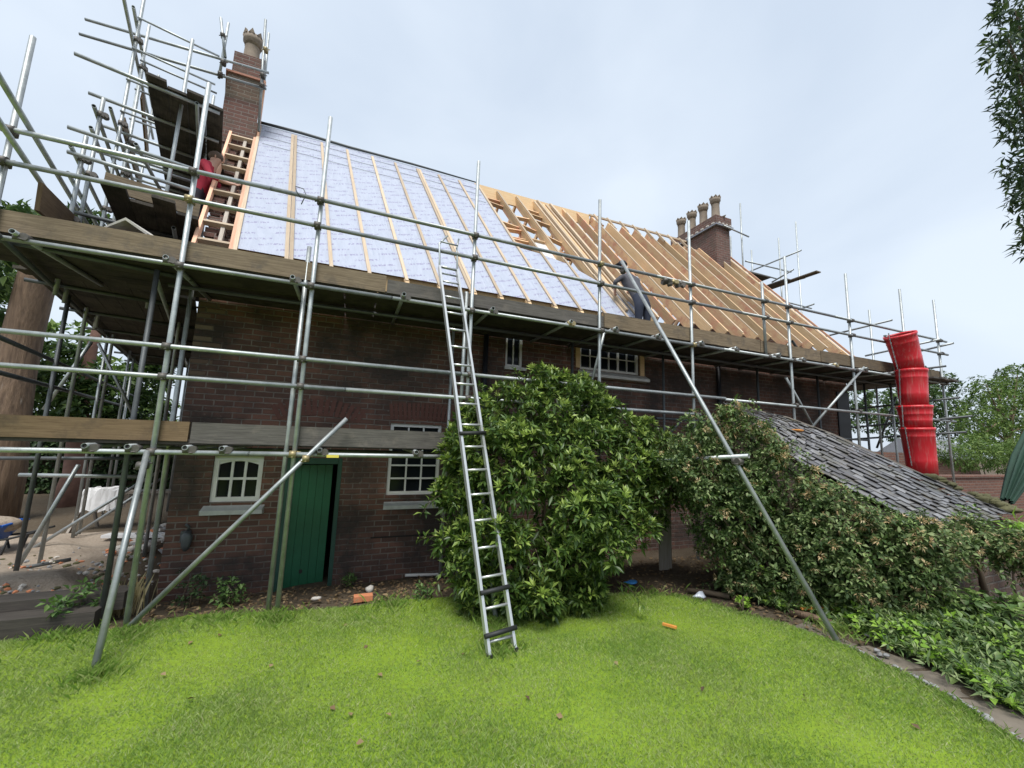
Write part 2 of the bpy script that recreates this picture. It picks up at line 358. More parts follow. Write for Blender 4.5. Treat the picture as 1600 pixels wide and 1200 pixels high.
def obj(name, mb, mats, parent=None, loc=None, bevel=0, fixn=True):
    bm = mb.bm
    if bevel: 
        es = [e for e in bm.edges if len(e.link_faces) == 2 and e.calc_face_angle(0) > .6]
        bmesh.ops.bevel(bm, geom=es, offset=bevel, segments=1, affect='EDGES')
    if fixn: bmesh.ops.recalc_face_normals(bm, faces=bm.faces)
    for f in bm.faces:
        if f in mb.done: continue
        nn = f.normal
        if abs(nn.z) > .75: ax, ay = V((1, 0, 0)), V((0, 1, 0))
        else:
            ax = V((-nn.y, nn.x, 0)); ax = ax.normalized() if ax.length > 1e-6 else V((1, 0, 0)); ay = nn.cross(ax)
            if abs(nn.z) < .05: ay = V((0, 0, 1))
        for l in f.loops: l[mb.uv].uv = (l.vert.co.dot(ax), l.vert.co.dot(ay))
    base = org(parent); here = V(loc) if loc is not None else base
    for v in bm.verts: v.co -= here
    me = bpy.data.meshes.new(name); bm.to_mesh(me); bm.free()
    for m in (mats if isinstance(mats, (list, tuple)) else [mats]): me.materials.append(m)
    o = bpy.data.objects.new(name, me); C.objects.link(o); o.parent = parent
    o.location = here - base if parent else here
    ORG[o.name] = here
    return o
def fast(name, verts, faces, mat, parent=None, smooth=False):   # numpy mesh: faces (n,k)
    base = org(parent); verts = np.asarray(verts, np.float32) - np.array(base, np.float32); faces = np.asarray(faces, np.int32)
    me = bpy.data.meshes.new(name); nf, k = faces.shape
    me.vertices.add(len(verts)); me.vertices.foreach_set('co', verts.ravel())
    me.loops.add(nf*k); me.loops.foreach_set('vertex_index', faces.ravel())
    me.polygons.add(nf); me.polygons.foreach_set('loop_start', np.arange(0, nf*k, k, dtype=np.int32)); me.polygons.foreach_set('loop_total', np.full(nf, k, np.int32))
    if smooth: me.polygons.foreach_set('use_smooth', np.ones(nf, bool))
    me.update(calc_edges=True); me.materials.append(mat)
    o = bpy.data.objects.new(name, me); C.objects.link(o); o.parent = parent
    if parent is None: ORG[o.name] = V((0, 0, 0))
    return o
def unit(a): return a / np.maximum(np.linalg.norm(a, axis=-1, keepdims=True), 1e-9)
def leafmesh(pos, dirs, L, W, droop=.25, fold=.25):     # one bent, folded leaf per row
    n_ = len(pos); dirs = unit(dirs); up = np.tile([0, 0, 1.0], (n_, 1)) + rng.normal(0, .35, (n_, 3))
    side = unit(np.cross(dirs, up)); nr = unit(np.cross(side, dirs))
    L = np.broadcast_to(np.asarray(L), (n_,))[:, None]; W = np.broadcast_to(np.asarray(W), (n_,))[:, None]
    b = pos; m = pos + dirs*L*.5 - nr*L*droop*.25; t = pos + dirs*L - nr*L*droop
    l = pos + dirs*L*.46 + side*W*.5 + nr*W*fold - nr*L*droop*.2; r = pos + dirs*L*.46 - side*W*.5 + nr*W*fold - nr*L*droop*.2
    vs = np.stack([b, l, m, r, t], 1).reshape(-1, 3); o = (np.arange(n_)*5)[:, None, None]
    fs = (np.array([[0, 2, 1], [0, 3, 2], [1, 2, 4], [2, 3, 4]])[None] + o).reshape(-1, 3)
    return vs, fs
def rosettes(pos, outd, k, L, W, spread=.9, droop=.25):   # k leaves round each shoot
    n_ = len(pos); outd = unit(outd); a = unit(np.cross(outd, unit(rng.normal(0, 1, (n_, 3))))); b = np.cross(outd, a)
    ph = rng.uniform(0, 6.28, (n_, 1)) + np.arange(k)[None]*2.4; sp = spread*rng.uniform(.7, 1.3, (n_, k))
    d = outd[:, None]*np.cos(sp)[..., None] + (a[:, None]*np.cos(ph)[..., None] + b[:, None]*np.sin(ph)[..., None])*np.sin(sp)[..., None]
    p = np.repeat(pos[:, None], k, 1) + d*.01
    s_ = rng.uniform(.65, 1.15, n_*k)
    return leafmesh(p.reshape(-1, 3), d.reshape(-1, 3), L*s_, W*s_, droop)
def lobepoints(lobes, dens, inner=.25, flat=1.0):         # points near the surface of each (c, r) lobe, cut where another lobe covers them
    P, D = [], []
    cs = np.array([list(c) for c, r in lobes]); rs = np.array([r for c, r in lobes])
    for c, r in lobes:
        k = max(6, int(dens*r*r*12.6)); d = unit(rng.normal(0, 1, (k, 3))); rad = r*(1 - np.abs(rng.normal(0, inner, (k, 1))))*rng.uniform(.88, 1.1, (k, 1))
        p = np.array(c) + d*rad*np.array([1, 1, flat]); dd = np.linalg.norm(p[:, None] - cs[None], axis=2)/rs[None]
        keep = (dd.min(1) > .62); P.append(p[keep]); D.append(d[keep])
    return np.concatenate(P), np.concatenate(D)
def sublobes(lobes, k, f, keep=.5):
    out = []
    for c, r in lobes:
        for i in range(k):
            d = unit(rng.normal(0, 1, 3)); p = V(c) + V(d)*r*rng.uniform(.7, .98)
            if all((p - c2).length > r2*keep or c2 is c for c2, r2 in lobes): out.append((p, r*f*rng.uniform(.65, 1.3)))
    return out
def pxlobes(rows):
    out = []
    for px, py, r, Y in rows:
        p = atY(px, py, Y); out.append((p, r*fwd(p)/F))
    return out

# ------------------------------------------------------------------ ground
def zg(x, y):
    if y < 5.2: z = -1.93 + .052*(5.2-y)
    elif y < 6.7: z = -1.93 - .17*(y-5.2)
    else: z = -2.18
    if x > 3.2: z += min(.10, .06*(x-3.2))
    if y > 6.7: z = max(z, -2.14)
    if x < -2.2 and y > 5.2:
        zl = -1.80 - .17*min(1.4, max(0, y-5.75)); k = min(1, (-2.2-x)/.35); z = z*(1-k) + (zl if y > 5.55 else -1.97)*k
    return z
xs = sorted(set([-300, -150, -70, -35, -20, -14, -10] + [-8 + .25*i for i in range(0, 100)] + [18, 20, 24, 30, 45, 80, 160, 300]))
ys = sorted(set([-300, -120, -50, -20, -8, -4, -2] + [-1 + .2*i for i in range(0, 60)] + [11 + .5*i for i in range(10)] + [17, 20, 24, 30, 40, 60, 100, 200, 400]))
gv = [(x, y, zg(x, y) - .025 + (.012*math.sin(x*5.1+y*3.3) if abs(x) < 20 else 0)) for y in ys for x in xs]
nx = len(xs); gf = [(j*nx+i, j*nx+i+1, (j+1)*nx+i+1, (j+1)*nx+i) for j in range(len(ys)-1) for i in range(nx-1)]
kind(fast('ground', gv, gf, M['soil'], smooth=True), 'structure')
edge_px = [(960, 930), (1060, 931), (1110, 943), (1160, 958), (1230, 980), (1320, 1012), (1400, 1048), (1480, 1090), (1540, 1128), (1600, 1168)]
EDGE = []
for p in edge_px:
    q = atZ(*p, -1.85)
    for _ in range(4): q = atZ(*p, zg(q.x, q.y)+.005)
    EDGE.append((q.x, q.y))
EDGE += [(4.35, .9), (4.3, 0), (4.2, -3)]
FRONT = []
for p in [(0, 1003), (90, 996), (160, 985), (205, 985), (300, 962), (440, 955), (560, 946), (640, 938), (700, 934)]:
    q = atZ(*p, -1.92)
    for _ in range(4): q = atZ(*p, zg(q.x, q.y)+.005)
    FRONT.append((q.x, q.y))
LAWN = [(-9, -3), (-9, 5.0)] + FRONT + [(1.6, 4.85), (2.2, 4.8), (2.8, 4.55)] + EDGE
def inside(x, y, poly):
    x = np.asarray(x); y = np.asarray(y); c = np.zeros(x.shape, bool); j = len(poly)-1
    for i in range(len(poly)):
        xi, yi = poly[i]; xj, yj = poly[j]
        with np.errstate(divide='ignore', invalid='ignore'):
            c ^= ((yi > y) != (yj > y)) & (x < (xj-xi)*(y-yi)/(yj-yi+1e-12)+xi)
        j = i
    return c
def wob(x, y): return .018*math.sin(x*2.1+y)*math.sin(y*2.7-x*.6) + .008*math.sin(x*7.3)*math.sin(y*6.1)
mb = MB(); vs = [mb.bm.verts.new((x, y, 0)) for x, y in LAWN]; f = mb.bm.faces.new(vs)
bmesh.ops.triangulate(mb.bm, faces=[f])
for _ in range(4):
    bmesh.ops.subdivide_edges(mb.bm, edges=[e for e in mb.bm.edges if e.calc_length() > .35], cuts=1); bmesh.ops.triangulate(mb.bm, faces=[f for f in mb.bm.faces if len(f.verts) > 3])
for v in mb.bm.verts: v.co.z = zg(v.co.x, v.co.y) + .012 + wob(v.co.x, v.co.y)
lawn = kind(obj('lawn', mb, M['lawn']), 'structure')
for p in lawn.data.polygons: p.use_smooth = True
# grass blades: one uncountable mass
def blades(x, y, z, h, w, lean):
    n_ = len(x); a = rng.uniform(0, 6.28, n_); b = rng.uniform(0, 6.28, n_)
    base = np.stack([x, y, z], 1); sd = np.stack([np.cos(a), np.sin(a), np.zeros(n_)], 1)*w[:, None]*.5
    ln = np.stack([np.cos(b)*lean, np.sin(b)*lean, np.ones(n_)], 1)*h[:, None]
    vs = np.stack([base-sd, base+sd, base+ln*.6*np.array([.6, .6, 1])+sd*.7, base+ln], 1).reshape(-1, 3); o = (np.arange(n_)*4)[:, None, None]
    fs = (np.array([[0, 1, 2], [0, 2, 3]])[None]+o).reshape(-1, 3); return vs, fs
N = 520000
gx = rng.uniform(-4.2, 4.8, N); gy = 5.3 - (rng.uniform(0, 1, N)**1.0)*4.2
near = gy < 3.6; keep = inside(gx, gy, LAWN) & (near | (rng.uniform(0, 1, N) < .7)) & ((gx*.366 + gy*.921) > 1.0)
for cx_, cy_, r_ in ((1.36, 3.45, .28), (1.25, 3.9, .3), (-1.63, 4.17, .10), (3.3, 3.5, .3), (.6, 3.9, .35), (2.4, 3.6, .3)):
    dd_ = np.hypot(gx-cx_, gy-cy_); keep &= (dd_ > r_) | (rng.uniform(0, 1, N) < .35 + .6*dd_/r_)
gx, gy = gx[keep], gy[keep]
gz = np.array([zg(a, b) + .01 + wob(a, b) for a, b in zip(gx, gy)])
h = rng.uniform(.012, .030, len(gx))*(1 + .35*np.sin(gx*3.1+gy)*np.sin(gy*2.3-gx*.7)); w = rng.uniform(.0022, .0042, len(gx))
v_, f_ = blades(gx, gy, gz, h, w, rng.uniform(.2, 1.1, len(gx)))
g = kind(fast('lawn_grass', v_, f_, M['grass']), 'stuff'); g['label'] = 'short bright green mown grass of the lawn'; g['category'] = 'grass'
# taller uncut grass at the lawn edges
TX, TY, THn = [], [], []
for (cx, cy, r_, k) in [(-1.75, 4.95, .35, 900), (-1.63, 4.17, .22, 500), (-.55, 4.95, .3, 700), (-1.1, 5.1, .4, 500), (.6, 4.95, .5, 500), (1.35, 3.5, .18, 300), (1.5, 4.1, .2, 650), (-2.3, 5.1, .4, 350), (1.9, 4.3, .4, 500), (4.5, 2.65, .3, 350), (3.6, 4.2, .4, 200)]:
    a = rng.uniform(0, 6.28, k); q = np.abs(rng.normal(0, .55, k))*r_; TX.append(cx+np.cos(a)*q); TY.append(cy+np.sin(a)*q)
for i in range(len(EDGE)-4):
    (x0, y0), (x1, y1) = EDGE[i], EDGE[i+1]; t = rng.uniform(0, 1, 150); TX.append(x0+(x1-x0)*t+rng.normal(-.03, .03, 150)); TY.append(y0+(y1-y0)*t+rng.normal(0, .03, 150)); THn.append(150)
TX, TY = np.concatenate(TX), np.concatenate(TY); TZ = np.array([zg(a, b) for a, b in zip(TX, TY)])
v_, f_ = blades(TX, TY, TZ, np.concatenate([rng.uniform(.03, .10, len(TX)-sum(THn)), rng.uniform(.025, .065, sum(THn))]), rng.uniform(.0018, .0034, len(TX)), rng.uniform(.2, 1.1, len(TX)))
g = kind(fast('long_grass', v_, f_, M['grass_tall']), 'stuff'); g['label'] = 'longer uncut grass round the pole feet and lawn edge'; g['category'] = 'grass'

# flagstone path along the right lawn edge
mb = MB(); 
for i in range(4, len(EDGE)-1):
    (x0, y0), (x1, y1) = EDGE[i], EDGE[i+1]
    d = V((x1-x0, y1-y0, 0)); L = d.length; d.normalize(); s_ = V((-d.y, d.x, 0))
    if s_.x < 0: s_ = -s_
    k = max(1, int(L/.42))
    for j in range(k):
        a = V((x0, y0, 0)) + d*(L*j/k+.012); b = V((x0, y0, 0)) + d*(L*(j+1)/k-.012); w0 = .05; 
        for (u0, u1) in ((.05, .05+random.uniform(.24, .36)),):
            P = [a+s_*(u0+random.uniform(-.02, .02)), b+s_*(u0+random.uniform(-.02, .02)), b+s_*(u1+random.uniform(-.05, .05)), a+s_*(u1+random.uniform(-.05, .05))]
            zz = zg(a.x, a.y) + random.uniform(-.006, .012)
            mb.hexa([V((p.x, p.y, zz-.05)) for p in P] + [V((p.x, p.y, zz+.012+random.uniform(-.006, .006))) for p in P])
kind(obj('path', mb, M['stone'], bevel=.008), 'structure')

# sand spread over the yard behind the sleepers
mb = MB(); nu, nv = 26, 30; grid = []
for j in range(nv+1):
    for i in range(nu+1):
        y = 5.9 + 4.6*j/nv; x = -2.45 - (3.2 + .0*y)*i/nu - .28*(y-5.9)*.9
        e = min(i/3, (nu-i)/3, j/3, (nv-j)/3, 1)
        z = zg(x, y) - .02 + e*(.05 + .17*math.exp(-((y-7.0)/1.2)**2) + .07*math.sin(x*3.1+y*1.7)*math.sin(y*2.2) + .015*math.sin(x*9+y*5))
        grid.append(mb.bm.verts.new((x, y, z)))
for j in range(nv):
    for i in range(nu):
        f = mb.bm.faces.new((grid[j*(nu+1)+i], grid[j*(nu+1)+i+1], grid[(j+1)*(nu+1)+i+1], grid[(j+1)*(nu+1)+i])); f.smooth = True
kind(obj('sand', mb, M['sand']), 'structure')
mb = MB()
for i in range(2): pass
yd = [(-2.6, 10.2), (-40, 10.2), (-60, 60), (-3, 60)]
mb.face([(x, y, -2.115) for x, y in yd]); kind(obj('yard', mb, M['yard']), 'structure')

# ------------------------------------------------------------------ the house
HX0, HX1, HY = -2.1, 12.45, 6.65
house = thing('brick_house', 'long dark red brick house with a half stripped roof of bare rafters and white membrane', 'house', (5, 6.65, -2.15))
WINS = dict(w1=(-1.68, -1.09, -.98, -.36), w2=(.60, 1.42, -.93, .19), w3=(2.50, 2.84, 1.30, 1.95), w4=(4.05, 5.48, 1.40, 1.98), d=(-.80, -.06, -2.25, -.37))
def wall_mesh(x0, x1, z0, z1, holes, y=HY, th=.32):
    mb = MB(); X = sorted({x0, x1} | {h[0] for h in holes} | {h[1] for h in holes}); Z = sorted({z0, z1} | {h[2] for h in holes} | {h[3] for h in holes})
    for i in range(len(X)-1):
        for j in range(len(Z)-1):
            cx, cz = (X[i]+X[i+1])/2, (Z[j]+Z[j+1])/2
            if any(h[0] < cx < h[1] and h[2] < cz < h[3] for h in holes): continue
            mb.face([(X[i], y, Z[j]), (X[i+1], y, Z[j]), (X[i+1], y, Z[j+1]), (X[i], y, Z[j+1])])
            mb.face([(X[i], y+th, Z[j]), (X[i], y+th, Z[j+1]), (X[i+1], y+th, Z[j+1]), (X[i+1], y+th, Z[j])])
    for a, b, c, d in holes:
        for P in (((a, c), (a, d)), ((b, d), (b, c)), ((a, d), (b, d)), ((b, c), (a, c))):
            (xa, za), (xb, zb) = P; mb.face([(xa, y, za), (xa, y+th, za), (xb, y+th, zb), (xb, y, zb)])
    for P in (((x0, z0), (x0, z1)), ((x1, z1), (x1, z0)), ((x0, z1), (x1, z1))):
        (xa, za), (xb, zb) = P; mb.face([(xa, y, za), (xb, y, zb), (xb, y+th, zb), (xa, y+th, za)])
    return mb
obj('front_wall', wall_mesh(HX0, HX1, -2.5, 2.42, list(WINS.values())), M['brick'], house, fixn=False)
# gable walls run back on the skew; the left one carries the verge
def gable(xc, xin, name, low=0):
    mb = MB(); a = [V((xc, HY+.33, -2.5)), V((xc, HY+.33, 2.42))]; P = []
    prof = [(HY+.33, -2.5), (HY+.33, 2.42-low), (R0+RUN*.985, RZ+RISE*.985-.16-low), (12.5, 2.42-low), (12.5, -2.5)]
    P = [V((xc + (y-HY)*-.245, y, z)) for y, z in prof]; mb.prism(P, (xin, 0, 0)); obj(name, mb, M['brick'], house)
gable(-2.12, .42, 'gable_wall'); gable(12.42, -.42, 'gable_wall', .05)
mb = MB(); mb.box((4.2, 12.6, -.1), (14.2, .3, 4.8)); obj('rear_wall', mb, M['brick'], house)
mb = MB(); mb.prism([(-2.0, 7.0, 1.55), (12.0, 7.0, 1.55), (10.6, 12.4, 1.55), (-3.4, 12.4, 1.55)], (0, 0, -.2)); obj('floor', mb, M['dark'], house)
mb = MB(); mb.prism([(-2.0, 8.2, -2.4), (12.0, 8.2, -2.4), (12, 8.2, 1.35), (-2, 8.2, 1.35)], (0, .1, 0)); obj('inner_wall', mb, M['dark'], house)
# pale quoin bricks at the top left corner
for i in range(13):
    z = 1.72 - i*.081; w_ = (.40 if i % 2 else .22) + random.uniform(-.06, .05)
    if i in (3, 5, 8, 9, 11): continue
    mb = MB(); mb.box((HX0 + w_/2, HY+.0195, z), (w_, .045, .066)); obj('quoin', mb, M['brick_pale'], house, bevel=.004)
# brick arches
def arch(cx, z, w, n_, h, rise, fan=.5):
    mb = MB()
    for i in range(n_):
        t = (i+.5)/n_*2-1; a = t*fan; x = cx + t*w/2; zb = z + rise*(1-t*t)
        rot = Matrix.Rotation(a, 3, 'Y'); c = V((x, HY+.02, zb)) + rot @ V((0, 0, h/2)); mb.box(c, (w/n_*.80, .06, h*random.uniform(.95, 1.03)), rot=rot)
    return obj('brick_arch', mb, M['arch_brick'], house, bevel=.004)
arch(1.08, .24, 1.0, 15, .26, .03, .16); arch(-.43, .16, 1.1, 15, .24, .10, .55); arch(-1.38, -.33, .7, 9, .10, .02, .2)

def window(x0, x1, z0, z1, cols, rows, depth=.07, fr=.05, bar=.022, arched=False, casements=0, name='window'):
    y = HY + depth; mb = MB(); w = x1-x0; hh = z1-z0; e = .002
    mb.box((x0+fr/2+e, y, (z0+z1)/2), (fr, .07, hh-2*e)); mb.box((x1-fr/2-e, y, (z0+z1)/2), (fr, .07, hh-2*e))
    mb.box(((x0+x1)/2, y, z0+fr/2+e), (w-2*fr-.004, .068, fr)); mb.box(((x0+x1)/2, y, z1-fr/2-e), (w-2*fr-.004, .068, fr))
    wo = obj(name, mb, M['white'], house, bevel=.004)
    g = MB(); g.box(((x0+x1)/2, y+.012, (z0+z1)/2), (w-fr, .006, hh-fr)); obj('pane', g, M['glass'], wo)
    b = MB(); ix0, ix1, iz0, iz1 = x0+fr, x1-fr, z0+fr, z1-fr
    for i in range(1, cols):
        x = ix0+(ix1-ix0)*i/cols; ww = bar*(2.4 if casements and i % (cols//casements) == 0 else 1)
        b.box((x, y-.006, (iz0+iz1)/2), (ww, .03, iz1-iz0-.002))
    for j in range(1, rows):
        z = iz0+(iz1-iz0)*j/rows; b.box(((ix0+ix1)/2, y-.009, z), (ix1-ix0-.002, .03, bar))
    if arched:
        for i in range(cols):
            xa = ix0+(ix1-ix0)*i/cols; xb = ix0+(ix1-ix0)*(i+1)/cols; top = lambda x: iz1 - .075*((x-(x0+x1)/2)/(w/2))**2 - .012
            P = [(xa, y-.02, iz1+.01), (xb, y-.02, iz1+.01)] + [(xb+(xa-xb)*k/5, y-.02, top(xb+(xa-xb)*k/5)) for k in range(6)]
            b.prism(P, (0, .025, 0))
    obj('glazing_bar', b, M['white'], wo)
    return wo
def sill(wo, x0, x1, zt, zb, out, mat='white_lead', slope=.05):
    mb = MB(); P = [(x0+.02, HY+.06, zt), (x0, HY-out, zb+.055), (x0, HY-out, zb), (x0+.02, HY+.06, zb-.005)]
    mb.prism([V(p) for p in P], (x1-x0, 0, 0)); obj('sill', mb, M[mat], wo, bevel=.006)
w = window(*WINS['w1'], 3, 2, fr=.06, bar=.032, arched=True); sill(w, -1.74, -1.03, -.985, -1.13, .09)
w = window(*WINS['w2'], 3, 5, fr=.05, bar=.024); sill(w, .57, 1.66, -.99, -1.13, .08)
w = window(*WINS['w3'], 2, 1, fr=.045, bar=.02); sill(w, 2.47, 2.9, 1.32, 1.24, .06)
w = window(*WINS['w4'], 6, 2, fr=.05, bar=.018, casements=3); sill(w, 4.0, 5.62, 1.42, 1.25, .16)
mb = MB(); mb.box((5.545, HY-.012, 1.62), (.10, .03, .46)); mb.box((4.0, HY-.012, 1.62), (.09, .03, .40)); obj('window_trim', mb, M['timber'], w)
# door: green frame, leaf pushed a little inwards
dr = thing('door', '', '', (-.43, 6.7, -2.2)); del dr['label'], dr['category']; dr.parent = house; dr.location = V((-.43, 6.7, -2.2)) - org(house)
x0, x1, z0, z1 = WINS['d']
mb = MB(); mb.box((x0+.045, HY+.05, (z0+z1)/2), (.088, .12, z1-z0-.004)); mb.box((x1-.03, HY+.05, (z0+z1)/2), (.058, .12, z1-z0-.004)); mb.box(((x0+x1)/2+.015, HY+.05, z1-.045), (x1-x0-.152, .118, .088))
obj('door_frame', mb, M['green_dk'], dr, bevel=.004)
mb = MB(); a = math.radians(9); rot = Matrix.Rotation(a, 3, 'Z'); hx = x0+.09; W = x1-x0-.215
for i in range(5):
    c = V((hx, HY+.07, 0)) + rot @ V((W*(i+.5)/5, .0, 0)); mb.box((c.x, c.y, (z0+z1)/2-.03), (W/5-.004, .04, z1-z0-.16), rot=rot)
c = V((hx, HY+.095, 0)) + rot @ V((W/2, 0, 0)); mb.box((c.x, c.y, (z0+z1)/2-.03), (W-.01, .02, z1-z0-.17), rot=rot)
lf = obj('door_leaf', mb, M['green'], dr, bevel=.003)
mb = MB(); c = V((hx, HY+.05, 0)) + rot @ V((.22, -.003, 0)); mb.lathe((c.x, c.y+.004, -1.98), [(.028, 0), (.028, .004)], axis=(0, -1, 0)); obj('hole', mb, M['dark'], lf)
mb = MB(); mb.box((-.43, HY+.0, -2.27), (.8, .36, .07)); obj('doorstep', mb, M['concrete'], dr, bevel=.01)
# small things fixed to the wall
mb = MB(); p = atY(290, 838, HY-.03); mb.box(p, (.10, .06, .14)); mb.path([p+V((.02, 0, .07)), p+V((.03, -.02, .12)), p+V((0, -.05, .16))], .018); mb.blob(p+V((.03, -.03, -.05)), (.07, .05, .11), 2, .3); obj('wall_bracket', mb, M['tube_dark'], house)
mb = MB(); a = atY(633, 899, HY-.05); b = atY(700, 897, HY-.05); mb.tube(a, b, .022); obj('waste_pipe', mb, M['pvc'], house)
mb = MB(); mb.box(((.40+1.45)/2, HY-.003, -1.55), (1.0, .012, .02)); obj('wall_crack', mb, M['dark'], house)
for x in (2.1, 7.64):
    mb = MB(); mb.tube((x, HY-.07, 2.3), (x, HY-.07, -2.1), .045, 12)
    for z in (1.9, .6, -.9): mb.tube((x, HY-.07, z), (x, HY-.07, z+.06), .056, 12)
    obj('downpipe', mb, M['black_pipe'], house)
mb = MB(); mb.box((12.2, HY-.02, -.1), (.5, .03, 3.3)); obj('wall_patch', mb, M['black_pipe'], house)

# ---- roof carpentry
def rafter(u, v0, v1, w, dep, mat, name='rafter', d=0, foot=.0):
    mb = MB(); mb.bar(roof(u, v0, d-dep/2), roof(u, v1, d-dep/2), w, dep, up=(0, -.794, .608)); return obj(name, mb, M[mat], house)
left_u = [-1.03, -.47, .07, .63, 1.16, 1.72, 2.23, 2.76, 3.29]
for u in left_u + [3.84, 4.4, 4.93, 5.23, 5.5]:
    rafter(u, -.035, .985, .055, .11, 'timber', d=-.014)
for u in [-1.69]: rafter(u, -.04, .985, .06, .12, 'timber', d=-.014)
# membrane: upper left field and the lower strip that runs on to the right
mb = MB()
def uvr(p): return (p[0], p[1]*5.26)
def memb(u0, u1, v0, v1, nu=1):
    for i in range(nu):
        a, b = u0+(u1-u0)*i/nu, u0+(u1-u0)*(i+1)/nu; nvv = 8
        for j in range(nvv):
            c, d = v0+(v1-v0)*j/nvv, v0+(v1-v0)*(j+1)/nvv
            sag = lambda u, v: .004 - .016*abs(math.sin(PI*(u+1.69)/.55))*math.sin(PI*min(1, max(0, v)))
            q = [(a, c), (b, c), (b, d), (a, d)]; f = mb.face([roof(u, v, sag(u, v)) for u, v in q], 0, [uvr(x) for x in q]); f.smooth = True
memb(-1.72, 3.29, -.01, .995, 36)
def strip(us, vt):
    for i in range(len(us)-1):
        q = [(us[i], -.01), (us[i+1], -.01), (us[i+1], vt[i+1]), (us[i], vt[i])]; mb.face([roof(u, v, .004) for u, v in q], 0, [uvr(x) for x in q])
strip([3.29, 3.84, 4.4, 4.93, 5.23, 5.5], [.375, .36, .32, .22, .17, .03])
obj('roof_membrane', mb, M['membrane'], house, fixn=False)
for u in [-1.69, -1.06, -1.0, -.47, .07, .63, 1.16, 1.69, 1.75, 2.23, 2.76, 3.29]:
    mb = MB(); mb.bar(roof(u, -.03, .018), roof(u, .965 if u < 3.2 else .99, .018), .052, .025, up=(0, -.794, .608)); obj('counter_batten', mb, M['timber_pale'], house)
for u, v in ((3.84, .36), (4.4, .33), (4.93, .25), (5.23, .19)):
    mb = MB(); mb.bar(roof(u, -.03, .018), roof(u, v+.02, .018), .052, .025, up=(0, -.794, .608)); obj('counter_batten', mb, M['timber_pale'], house)
for u in [-1.69, -1.03, -.47, .07, .63, 1.16, 1.72, 2.23, 2.76, 3.29, 3.84, 4.4, 4.93, 5.23, 5.5]:   # feet of the rafters
    mb = MB(); p = roof(u, -.035, -.03); w_ = .12 if u in (-1.03, 1.72) else .062; mb.bar(p+V((0, .03, .04)), p+V((0, -.055, -.075)), w_, .095, up=(0, -.794, .608)); obj('rafter_foot', mb, M['timber'], house)
mb = MB(); 
for vv in (.93, .86, .78): mb.path([roof(-1.6, vv, .012), roof(.3, vv-.004, .012), roof(1.6, vv+.004, .012), roof(3.2, vv-.01, .012)], .004, 5)
obj('guide_string', mb, M['tube_dark'], house)
mb = MB(); mb.path([roof(-1.72, 1.0, .03), roof(-.9, 1.0, .05), roof(.1, 1.0, .03), roof(1.6, 1.0, .045), roof(3.27, 1.0, .03)], [.03, .034, .03, .026, .016], 8); obj('ridge_roll', mb, M['tube_dark'], house)
# bare rafters on the right
u = 5.86; i = 0
right_u = []
while u < 12.2: right_u.append(u); u += .515 + random.uniform(-.03, .03)
for i, u in enumerate(right_u):
    rafter(u, .022 + random.uniform(-.010, .008), .985 if u < 6.9 else .95 + random.uniform(-.012, .02), .05, .20, 'timber_rd' if i % 4 != 3 else 'timber')
    if i % 3 != 1:
        mb = MB(); mb.bar(roof(u+.002, .022, .009), roof(u+.002, .93, .009), .05, .018, up=(0, -.794, .608)); obj('counter_batten', mb, M['timber_pale'], house)
for u, v0 in ((3.84, .36), (4.40, .33), (4.93, .24), (5.3, .1)):      # bare rafter sides in the half stripped bay
    rafter(u, v0, .97, .05, .20, 'timber_rd')
    mb = MB(); mb.bar(roof(u, v0, .009), roof(u, .97, .009), .05, .018, up=(0, -.794, .608)); obj('counter_batten', mb, M['timber_pale'], house)
for u in (5.02, 5.42): rafter(u, .02, .97, .07, .06, 'timber_pale', d=.07, name='loose_plank')
rafter(12.12, -.03, .97, .05, .12, 'timber', d=.0, name='verge_board'); rafter(12.28, -.05, .97, .03, .05, 'timber_pk', d=.03, name='verge_board')
# rear slope rafters, ridge and purlins
for i in range(30):
    u = -1.6 + i*.47
    mb = MB(); mb.bar(roof_back(u, .0, -.07), roof_back(u, .97, -.07), .05, .14, up=(0, .794, .608)); obj('rear_rafter', mb, M['timber_rd'], house)
mb = MB(); mb.bar(roof(3.2, .965, -.10), roof(6.75, .965, -.10), .045, .34); obj('ridge_board', mb, M['timber'], house)
mb = MB(); mb.bar(roof(6.75, .985, .02), roof(10.5, .985, .02), .05, .05); obj('ridge_board', mb, M['timber_pale'], house)
for i in range(8):
    u = 6.95 + i*.47; mb = MB(); mb.bar(roof(u, .90, .0), roof(u, 1.0, .035), .045, .06, up=(0, -.794, .608)); obj('rafter_head', mb, M['timber_pale'], house)
for v, a, b in ((.52, 3.3, 12.1), (.9, 6.7, 12.0)):
    mb = MB(); mb.bar(roof(a, v, -.30), roof(b, v, -.30), .09, .16); obj('purlin', mb, M['timber_rd'], house)
for k in range(14):         # noggings and scraps in the bare bay
    u = random.choice([3.3, 3.84, 4.4]); v = random.uniform(.45, .92); mb = MB(); mb.bar(roof(u+.03, v, -.1), roof(u+.51, v+random.uniform(-.03, .03), -.1-.06*random.random()), .045, .09, up=(0, -.794, .608)); obj('nogging', mb, M['timber_rd'], house)
mb = MB(); mb.face([roof(4.0, .40, -.12), roof(4.5, .40, -.16), roof(4.5, .56, -.16), roof(4.0, .54, -.12)]); obj('insulation_scrap', mb, M['white_sheet'], house)
mb = MB(); mb.bar((-1.7, 6.43, 2.39), (5.7, 6.43, 2.39), .03, .36); obj('fascia_board', mb, M['fascia'], house)
mb = MB(); mb.bar((5.7, 6.72, 2.36), (12.2, 6.72, 2.36), .1, .1); obj('wall_plate', mb, M['timber_rd'], house)
